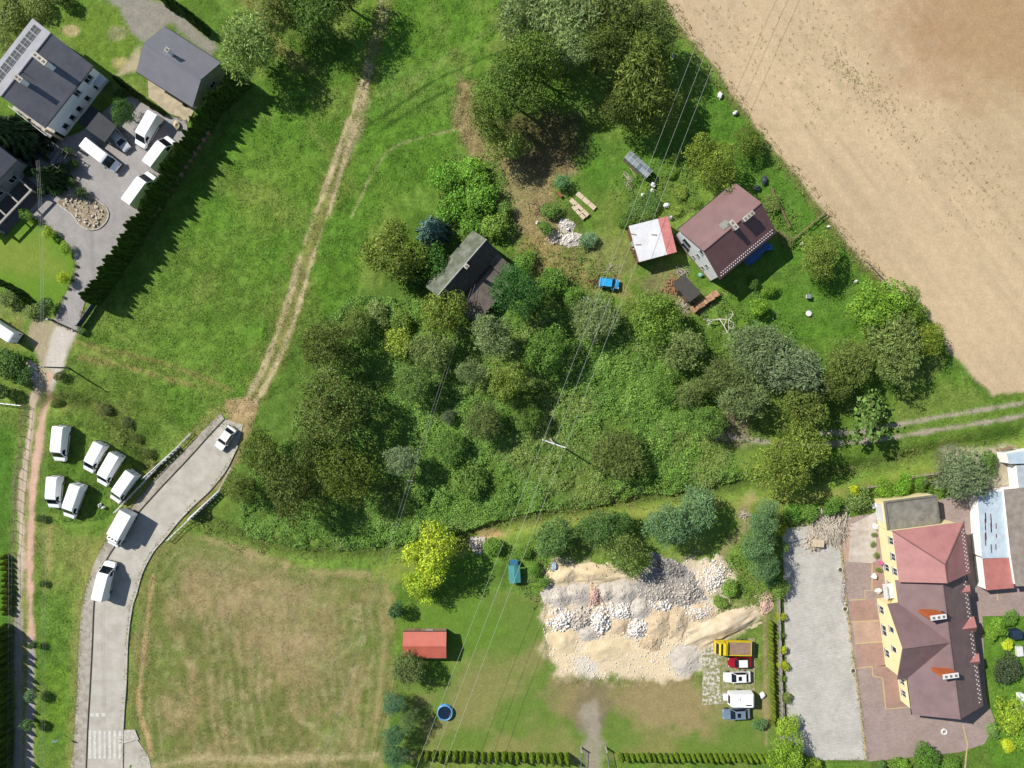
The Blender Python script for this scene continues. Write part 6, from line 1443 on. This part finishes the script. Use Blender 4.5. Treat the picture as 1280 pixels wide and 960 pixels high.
for i,(q,m,l,nr,rm,rs_) in enumerate([
 ((699,745,17,13,1.4),M_GRAV,'grey gravel heap at the lawn edge of the tip',60,M_GST,(.08,.2)),
 ((722,742,18,11,1.3),M_GRAV,'grey gravel heap beside the pink broken tiles',60,M_GST,(.08,.2)),
 ((744,745,10,14,1.0),M_TAN,'pinkish heap of broken tiles',260,M_PST,(.12,.3)),
 ((757,740,14,12,1.3),M_GRAV,'smooth grey heap behind the white block stones',70,M_GST,(.08,.2)),
 ((778,742,16,14,1.4),M_GRAV,'brown-grey heap next to the white blocks',70,M_GST,(.08,.2)),
 ((701,774,16,12,.9),M_TAN,'heap of large white broken blocks by the lawn',240,M_WST,(.18,.5)),
 ((726,774,17,12,.8),M_GRAV,'heap of mixed white and bluish rubble blocks',260,M_GST,(.15,.4)),
 ((750,775,13,17,1.0),M_TAN,'narrow heap of bright white stones',300,M_WST,(.18,.5)),
 ((776,763,15,12,1.1),M_GRAV,'heap of pale blocks around a gravel core',240,M_WST,(.15,.4)),
 ((796,786,13,11,.9),M_TAN,'small heap of bright white stones near the sand',220,M_WST,(.16,.45)),
 ((738,790,14,9,.9),M_GRAV,'low grey heap at the edge of the white stones',40,M_GST,(.08,.2)),
 ((775,780,12,12,1.0),M_TAN,'rounded tan heap between white stone heaps',30,M_GST,(.08,.2)),
 ((800,762,14,12,1.1),M_GRAV,'grey heap below the dark rubble',60,M_GST,(.08,.2)),
 ((822,778,16,20,1.2),M_TAN,'tall tan soil heap in the middle of the tip',50,M_GST,(.08,.2)),
 ((846,775,12,20,1.1),M_TAN,'long tan soil heap beside the dark rubble',60,M_GST,(.1,.25)),
 ((814,800,12,12,.9),M_TAN,'clumpy brown soil heap at the sand front',70,M_TAN,(.1,.25)),
 ((824,740,24,20,1.2),M_DARKR,'dark grey rubble heap, partly painted shade, below the trees',420,M_GST,(.12,.35)),
 ((856,738,20,18,1.2),M_DARKR,'bluish dark rubble heap, partly painted tree shade, beside white rubble',380,M_GST,(.12,.35)),
 ((838,712,22,10,.9),M_DARKR,'dark rubble heap, partly painted tree shade, against the willows',260,M_DARKR,(.12,.35)),
 ((826,754,16,9,.9),M_TAN,'streak of white stones below the dark rubble',200,M_WST,(.15,.4)),
 ((890,722,18,22,1.0),M_SAND2,'pale heap of white rubble by the green bushes',420,M_WST,(.12,.35)),
 ((872,764,20,10,.8),M_TAN,'low heap of pale stones above the sand ridge',220,M_WST,(.12,.3)),
 ((704,800,16,14,.7),M_SAND,'low sand mound at the lawn side of the tip',0,None,(0,1)),
 ((755,810,26,14,.6),M_SAND,'broad low sand mound at the tip front',20,M_WST,(.08,.2)),
 ((857,826,16,15,.8),M_GRAV,'pale grey gravel heap near the paver strip',40,M_GST,(.08,.18))]):
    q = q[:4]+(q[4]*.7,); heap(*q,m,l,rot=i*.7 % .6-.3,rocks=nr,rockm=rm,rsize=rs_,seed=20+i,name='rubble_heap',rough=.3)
heap(713,300,13,8,.35,M_GRAV,'heap of white and grey stones beside the silvery bush',rocks=150,rockm=M_WST,rsize=(.1,.35),seed=61,name='stone_heap')
heap(708,282,9,8,.4,M_GRAV,'heap of grey blocks below the pale planks',rocks=40,rockm=M_WST,rsize=(.15,.4),seed=62,name='stone_heap')
heap(693,296,9,7,.35,M_TAN,'small heap of brownish stones on the earth bank',rocks=90,rockm=M_GST,rsize=(.15,.4),seed=63,name='stone_heap')
heap(38,465,8,11,.4,M_TAN,'heap of pale stones beside the lane bushes',rocks=120,rockm=M_WST,rsize=(.15,.4),seed=64,name='stone_heap')
heap(597,684,7,9,.4,M_GRAV,'grey stone heap in the dusty ditch end',rocks=120,rockm=M_GST,rsize=(.15,.4),seed=65,name='stone_heap')
heap(956,755,8,14,.5,M_TAN,'pinkish branch and stone heap at the yard hedge',rocks=160,rockm=M_PST,rsize=(.1,.3),seed=66,name='stone_heap')
rs = np.random.RandomState(5); q = np.stack([rs.uniform(76,134,260), rs.uniform(222,286,260)],1); ok = inside(q[:,0],q[:,1],[(74,254),(92,267),(101,279),(112,285),(124,282),(132,273),(131,263),(117,249),(100,234),(93,226)]); q = q[ok]
V_,Q_ = rock_cloud(np.stack([(q[:,0]-640)/PXM,(480-q[:,1])/PXM,np.full(len(q),.16)],1), rs.uniform(.12,.38,len(q)), 9); tag(link('boulders',np_mesh('boulders',V_,Q_,None,M_GST)),'loose stones strewn in the pebble bed',None,None,'stuff')

rs = np.random.RandomState(8); q = np.stack([rs.uniform(676,915,2600), rs.uniform(698,850,2600)],1); q = q[inside(q[:,0],q[:,1],RUBBLE) & (rs.rand(2600) < .75)]
x, y = (q[:,0]-640)/PXM, (480-q[:,1])/PXM; V_,Q_ = rock_cloud(np.stack([x,y,gz_arr(x,y)+.03],1), rs.uniform(.06,.2,len(q)), 12); tag(link('debris',np_mesh('debris',V_,Q_,None,M_WST)),'small stones and crumbs strewn over the sand',None,None,'stuff')
# brush pile and firewood
def sticks(name, label, u, v, ru, rv, n, ln, r, hmax, m, seed, main=(1,0), spread=.8, cat='pile'):
    rg = random.Random(seed); mb = MB(); p = W(u,v)
    for i in range(n):
        a = rg.gauss(math.atan2(main[1],main[0]),spread); x,y = rg.gauss(0,.42)*ru/PXM, rg.gauss(0,.42)*rv/PXM; l_ = ln*rg.uniform(.4,1.1)/2; z = rg.uniform(.1,hmax)*max(.15,1-(x*x/(ru/PXM)**2+y*y/(rv/PXM)**2)); dz = rg.gauss(0,.18)
        mb.tube((x-math.cos(a)*l_,y-math.sin(a)*l_,max(.03,z-dz)),(x+math.cos(a)*l_,y+math.sin(a)*l_,max(.03,z+dz)),r*rg.uniform(.6,1.3),r*.4,4)
    o = mb.build(name, m); o.location = (p.x,p.y,gz(u,v)); return tag(o, label, cat)
M_STK = mat('cut_branches','ece2d0','b8aa94',sc=2,rough=.95)
sticks('brush_pile','large pile of pale cut branches on the paved yard',1036,660,25,20,560,3.2,.06,1.3,M_STK,1,(.5,-1),.5)
sticks('wood_pile','pile of short split wood under a pale board',1018,678,15,12,260,.9,.08,.9,M_STK,2,(1,.3),1.2)
bd = MB().box((-.95,-.62,1.0),(.95,.62,1.07)).build('cover_board', mat('pale_board','e3d0b4','d0bb9c',rough=.8)); bd.location = W(1019.5,677,0); bd.rotation_euler = (.05,.03,-.08); tag(bd,'pale square board lying on the wood pile','board')
sticks('twig_pile','bundle of pale twigs by the light olive tree',930,643,9,5,60,1.6,.03,.4,M_STK,3,(1,.2),.4)
sticks('wood_scrap','scattered reddish wood scraps beside the dark shed',842,358,12,14,150,.9,.06,.5,mat('fresh_cut_wood','d2a27c','a97a58',sc=3,rough=.9),4,(1,-1),.9)
sticks('wood_scrap','loose planks and scraps above the dark shed',852,340,12,7,60,1.3,.07,.4,mat('grey_planks','c9bfae','a2988a',sc=3,rough=.9),5,(1,-.6),.5)
sticks('wood_scrap','pale scraps beside the shed door',856,382,10,9,60,1.0,.06,.4,M_STK,6,(1,-.6),.9)
lg = thing('log_stack','long stack of split firewood beside the dark shed','wood stack',W(880,377)); e = W(896,366)-W(864.5,388); lg.rotation_euler = (0,0,math.atan2(e.y,e.x)); hl = e.length/2; rg = random.Random(4); mb = MB()
for ix in range(26):
    for iz in range(6):
        x = -hl+(ix+.5)*2*hl/26+rg.uniform(-.04,.04); mb.tube((x,-.5+rg.uniform(-.1,.1),.1+iz*.19),(x+rg.uniform(-.05,.05),.5+rg.uniform(-.1,.1),.1+iz*.19+rg.uniform(-.02,.05)),rg.uniform(.07,.1),n=5)
o = mb.build('log', mat('split_logs','d8ad8a','a87c5c',sc=1.2,rough=.9,edge=(.4,.6)), lg); o['kind'] = 'stuff'
def crate(u, v, lx, ly, h, m, label, cat, name, rot=0.0, z=0.0, bev=.05):
    o = MB().box((-lx/2,-ly/2,0),(lx/2,ly/2,h)).build(name, m, None, bev); p = W(u,v,h); o.location = (p.x,p.y,gz(u,v)+z); o.rotation_euler = (0,0,rot); return tag(o,label,cat)
crate(699.5,243,1.1,.5,.45,mat('rusty_box','9a6a48','7d5238',sc=3,rough=.9),'rusty brown box beside the bluish bush','box','box',-.7)
sticks('wood_scrap','old grey planks lying below the greenhouse',786,222,5,16,16,2.2,.08,.2,mat('grey_planks','c9bfae'),7,(.6,-.8),.15)
sticks('wood_scrap','broken timber strewn on the earth bank',672,262,14,10,26,1.4,.06,.2,M_WOOD,8,(1,.4),1.0)
sticks('wood_scrap','rusty scrap strewn beside the sky blue car',742,352,9,6,30,.7,.05,.2,mat('rust','8d4a3a'),9,(1,.4),1.2)
sticks('wood_scrap','pale splinters strewn before the workshop',765,335,14,9,40,.6,.035,.1,M_STK,10,(1,.4),1.2)
# pale planks and boards on trestles
for i,(a,b_) in enumerate((((721,241),(744,261)),((713,249),(735,270)),((716,257),(731,273)))):
    A_,B_ = W(*a,.3),W(*b_,.3); e = B_-A_; t = thing('plank_stack',('pale plank stack','thin plank stack','broken pale plank stack')[i]+' on the grass '+('by the green meadow corner','between two others','beside the stone heap')[i],'planks',((A_+B_)/2).xy.to_3d(),math.atan2(e.y,e.x))
    for k in range(3): MB().box((-e.length/2+k*e.length/3+.04,-.38,.12),(-e.length/2+(k+1)*e.length/3-.04,.38,.3+.03*k)).build('board', mat('pale_board','e3d0b4'), t)
    for x in (-e.length/3,e.length/3): MB().box((x-.06,-.42,-.03),(x+.06,.42,.12)).build('bearer', M_WOOD, t)
M_BAG = mat('white_sack','f6f5f2','dedcd6',sc=2,rough=.8)
def sack(u, v, s, label, m=M_BAG, name='sack', cat='sack', h=.5):
    rg = random.Random(int(u*7+v)); bm = bmesh.new(); bmesh.ops.create_icosphere(bm, subdivisions=2, radius=1)
    for w_ in bm.verts:
        w_.co = Vector((w_.co.x*s*(1+rg.uniform(-.32,.32)),w_.co.y*s*.75*(1+rg.uniform(-.32,.32)),max(-.55,w_.co.z)*h*(1+rg.uniform(-.4,.2))+h*.5))
    me = bpy.data.meshes.new(name); bm.to_mesh(me); bm.free(); me.materials.append(m); o = link(name, me); p = W(u,v); o.location = (p.x,p.y,gz(u,v)); o.rotation_euler = (0,0,rg.uniform(0,3)); return tag(o,label,cat)
sack(899.5,120,.55,'white sack on the grass by the field margin tree'); sack(918.5,142,.45,'smaller white sack nearer the bushy margin tree'); sack(840,72,.45,'greyish sack under the dark grove edge', M_STEEL)
sack(816,232,.45,'white bag among weeds behind the workshop'); sack(815,239,.35,'small white bag beside the larger weedy one'); sack(803,244,.35,'white lump by the vegetable patch'); sack(833,257,.6,'white box-like bag between workshop and farmhouse'); sack(1069,352,.3,'small pale stone near the field boundary rail')
sack(1035,284,.3,'small white bag by the pole fence'); sack(1002,305,.3,'tiny white bag above the garden tree'); sack(838,272,.4,'grey bucket beside the red half roof', M_STEEL); sack(955,226,.7,'dark wrapped bundle behind the farmhouse', mat('dark_tarp','3c4650','2c343c',rough=.6)); sack(945,236,.6,'second dark bundle nearer the farmhouse roof', mat('dark_tarp','3c4650'))
sack(952.5,868,.55,'white wrapped bundle behind the caravan'); sack(693,707,.7,'bluish plastic sheet heap at the sand corner', mat('blue_plastic','b4c4d4','8ea2b8',sc=2,rough=.5)); sack(126,631,.35,'small white stone beside the railing van'); sack(131,634,.3,'second small white stone beside the railing van'); sack(1018,572+6,.25,'white scrap on the shaded mown strip'); sack(222,157,.7,'pale covered bundle by the tall hedge', M_SAND2); sack(735,376,.9,'crumpled whitish sheet below the sky blue car', mat('bluish_sheet','c8d2da','a8b4be',sc=2,rough=.5), h=.2); sack(232,131,.45,'black bundle on the garage apron', M_BLACK)
for q,l_ in (((1092,720),'pile of white plastic chairs by the balcony'),((1097,738),'white garden table heap below the balcony'),((1093,632),'white box at the extension door'),((1094,658),'white box beside the dusty terrace wall')): sack(*q,.6,l_,M_TRIM,'garden_furniture','furniture')
sack(671,279,.3,'pale stone on the bare earth bank'); sack(808,385,.3,'dark tyre-like lump in the farmyard', M_BLACK)
# blue things under the veranda
crate(944,324,2.2,.7,.5,mat('blue_tub','2f6fb0','255c94',rough=.4),'blue bench tub beside the farmhouse veranda','tub','tub',.7); crate(962,309,.9,.9,.7,mat('sky_blue_tarp','3c8fd4','2f7cbc',rough=.5),'sky blue barrel under the farmhouse eave','barrel','barrel',.3)
sack(875,344,.45,'mint green tub by the farmhouse gable', mat('mint_plastic','9fd8c8','84bfae',rough=.4), 'tub','tub')
# white beehive-like boxes
hv = thing('beehive','white boxed beehive with roof in the farm garden','beehive',W(1009,371)); MB().box((-.3,-.3,.2),(.3,.3,.7)).build('box', M_TRIM, hv); MB().box((-.36,-.36,.7),(.36,.36,.8)).build('lid', M_STEEL, hv)
for x in (-.25,.25): MB().box((x-.04,-.28,0),(x+.04,.28,.2)).build('foot', M_WOOD, hv)
b2 = MB().tube((0,0,0),(0,0,.35),.42,.5,12).build('basin', M_TRIM, None, .04); b2.location = W(1010,392); tag(b2,'round white basin on the open grass below the garden tree','basin')
# teal canopy and trampoline-like pool
tc_ = thing('garden_canopy','teal fabric canopy in the shade by the ditch','canopy',W(643,717,2.0).xy.to_3d(),math.radians(3)); M_TEAL = mat('teal_fabric','4f9a98','3d8482',sc=1.2,rough=.7)
for s in (-1,1):
    q = [(s*.95,-1.7,1.3),(s*.95,1.2,1.3),(0,1.2,1.6),(0,-1.7,1.6)]; MB().slab(q if s > 0 else q[::-1],.03).build('fabric', M_TEAL, tc_)
MB().slab([(-.7,1.25,1.2),(.7,1.25,1.2),(.55,2.0,.8),(-.55,2.0,.8)],.03).build('awning', mat('deep_blue_fabric','1f6f9a','185c82',rough=.7), tc_)
for x in (-.9,.9):
    for y in (-1.6,1.1): MB().tube((x,y,-.05),(x,y,1.3),.035,n=6).build('pole', M_STEEL, tc_)
pl = thing('paddling_pool','round blue paddling pool on the lawn','pool',W(556.5,889.5))
n_ = 28; mb = MB(); R1,R2 = 1.3,1.1
for i in range(n_):
    a0,a1 = i*2*math.pi/n_,(i+1)*2*math.pi/n_; k = [(math.cos(a)*r,math.sin(a)*r,z) for a in (a0,a1) for r,z in ((R1+.05,0),(R1,.55),((R1+R2)/2,.66),(R2,.55),(R2,.1))]
    mb.add(k,[(j,5+j,6+j,1+j) for j in range(4)])
mb.build('rim', mat('pool_blue','6fb0e0','5a9cd0',rough=.35), pl, 0, True)
MB().tube((0,0,.08),(0,0,.42),1.11,n=28).build('water', mat('pool_water','16263a','22344a',sc=1.5,rough=.05,spec=.6), pl)
# dark compost bin and small things in right gardens
crate(1273,794,1.5,1.4,1.4,mat('dark_blue_shed','2b3c52','223042',rough=.6),'dark blue box shed among garden bushes','shed','box_shed',.1); crate(1276,815,1.0,1.6,.6,M_TRIM,'white garden table beside the dark blue box','table','garden_table',.1)
w_ = thing('garden_wall','white low wall at the end of the garden bed','wall',W(1273,880)); 
for k in range(5): MB().box((-.4,-1.9+k*.78,-.05),(.4,-1.9+k*.78+.74,.7)).build('wall_block', M_WHITE, w_)
# planter rings and chain edging between the yards
for i,(u,v) in enumerate(((1050,712),(1056,761),(1066,838))):
    n_ = 16; mb = MB()
    for k in range(n_):
        a0,a1 = k*2*math.pi/n_,(k+1)*2*math.pi/n_
        for (r,rr) in ((.42,.1),): mb.tube((math.cos(a0)*r,math.sin(a0)*r,.12),(math.cos(a1)*r,math.sin(a1)*r,.12),rr,n=5)
    t = thing('planter_ring',('stone planter ring nearest the brush pile','stone planter ring halfway down the yard border','stone planter ring at the lower yard border')[i],'planter',W(u,v).xy.to_3d()+Vector((0,0,.05))); mb.build('ring', M_GST, t); MB().tube((0,0,0),(0,0,.1),.36,n=12).build('soil', mat('planter_soil','5f5a48','4a4638',rough=.95), t)
n_ = 14; mb = MB()
for k in range(n_):
    a0,a1 = k*2*math.pi/n_,(k+1)*2*math.pi/n_; mb.tube((math.cos(a0)*.42,math.sin(a0)*.42,.15),(math.cos(a1)*.42,math.sin(a1)*.42,.15),.14,n=6)
o = mb.build('hose_ring', M_TRIM); o.location = W(1179.5,914).xy.to_3d()+Vector((0,0,.04)); tag(o,'white ring lying on the red paving','ring')
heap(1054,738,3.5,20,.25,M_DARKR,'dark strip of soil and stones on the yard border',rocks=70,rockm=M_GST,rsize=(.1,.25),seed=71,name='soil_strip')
sk = MB().tube((0,0,0),(0,0,.5),.3,.34,10).build('flower_pot', mat('pink_pot','e070a0','c85c8c',rough=.6)); sk.location = W(1100,703); tag(sk,'pink flower pot at the yellow house wall','flower pot')
for i,(u,v) in enumerate(((1098,712),(1092,668),(1091,680),(1095,694))): shrub(u,v,4,.9,'7a9050','potted plant at the yellow house '+('below the balcony','nearest the extension','beneath the first wall windows','between the wall windows')[i],'potted plants at the yellow house')
for o in list(bpy.data.objects):
    if o.type == 'MESH' and o.parent is None and not o.get('label') and o.get('kind') is None: print('UNLABELLED', o.name)
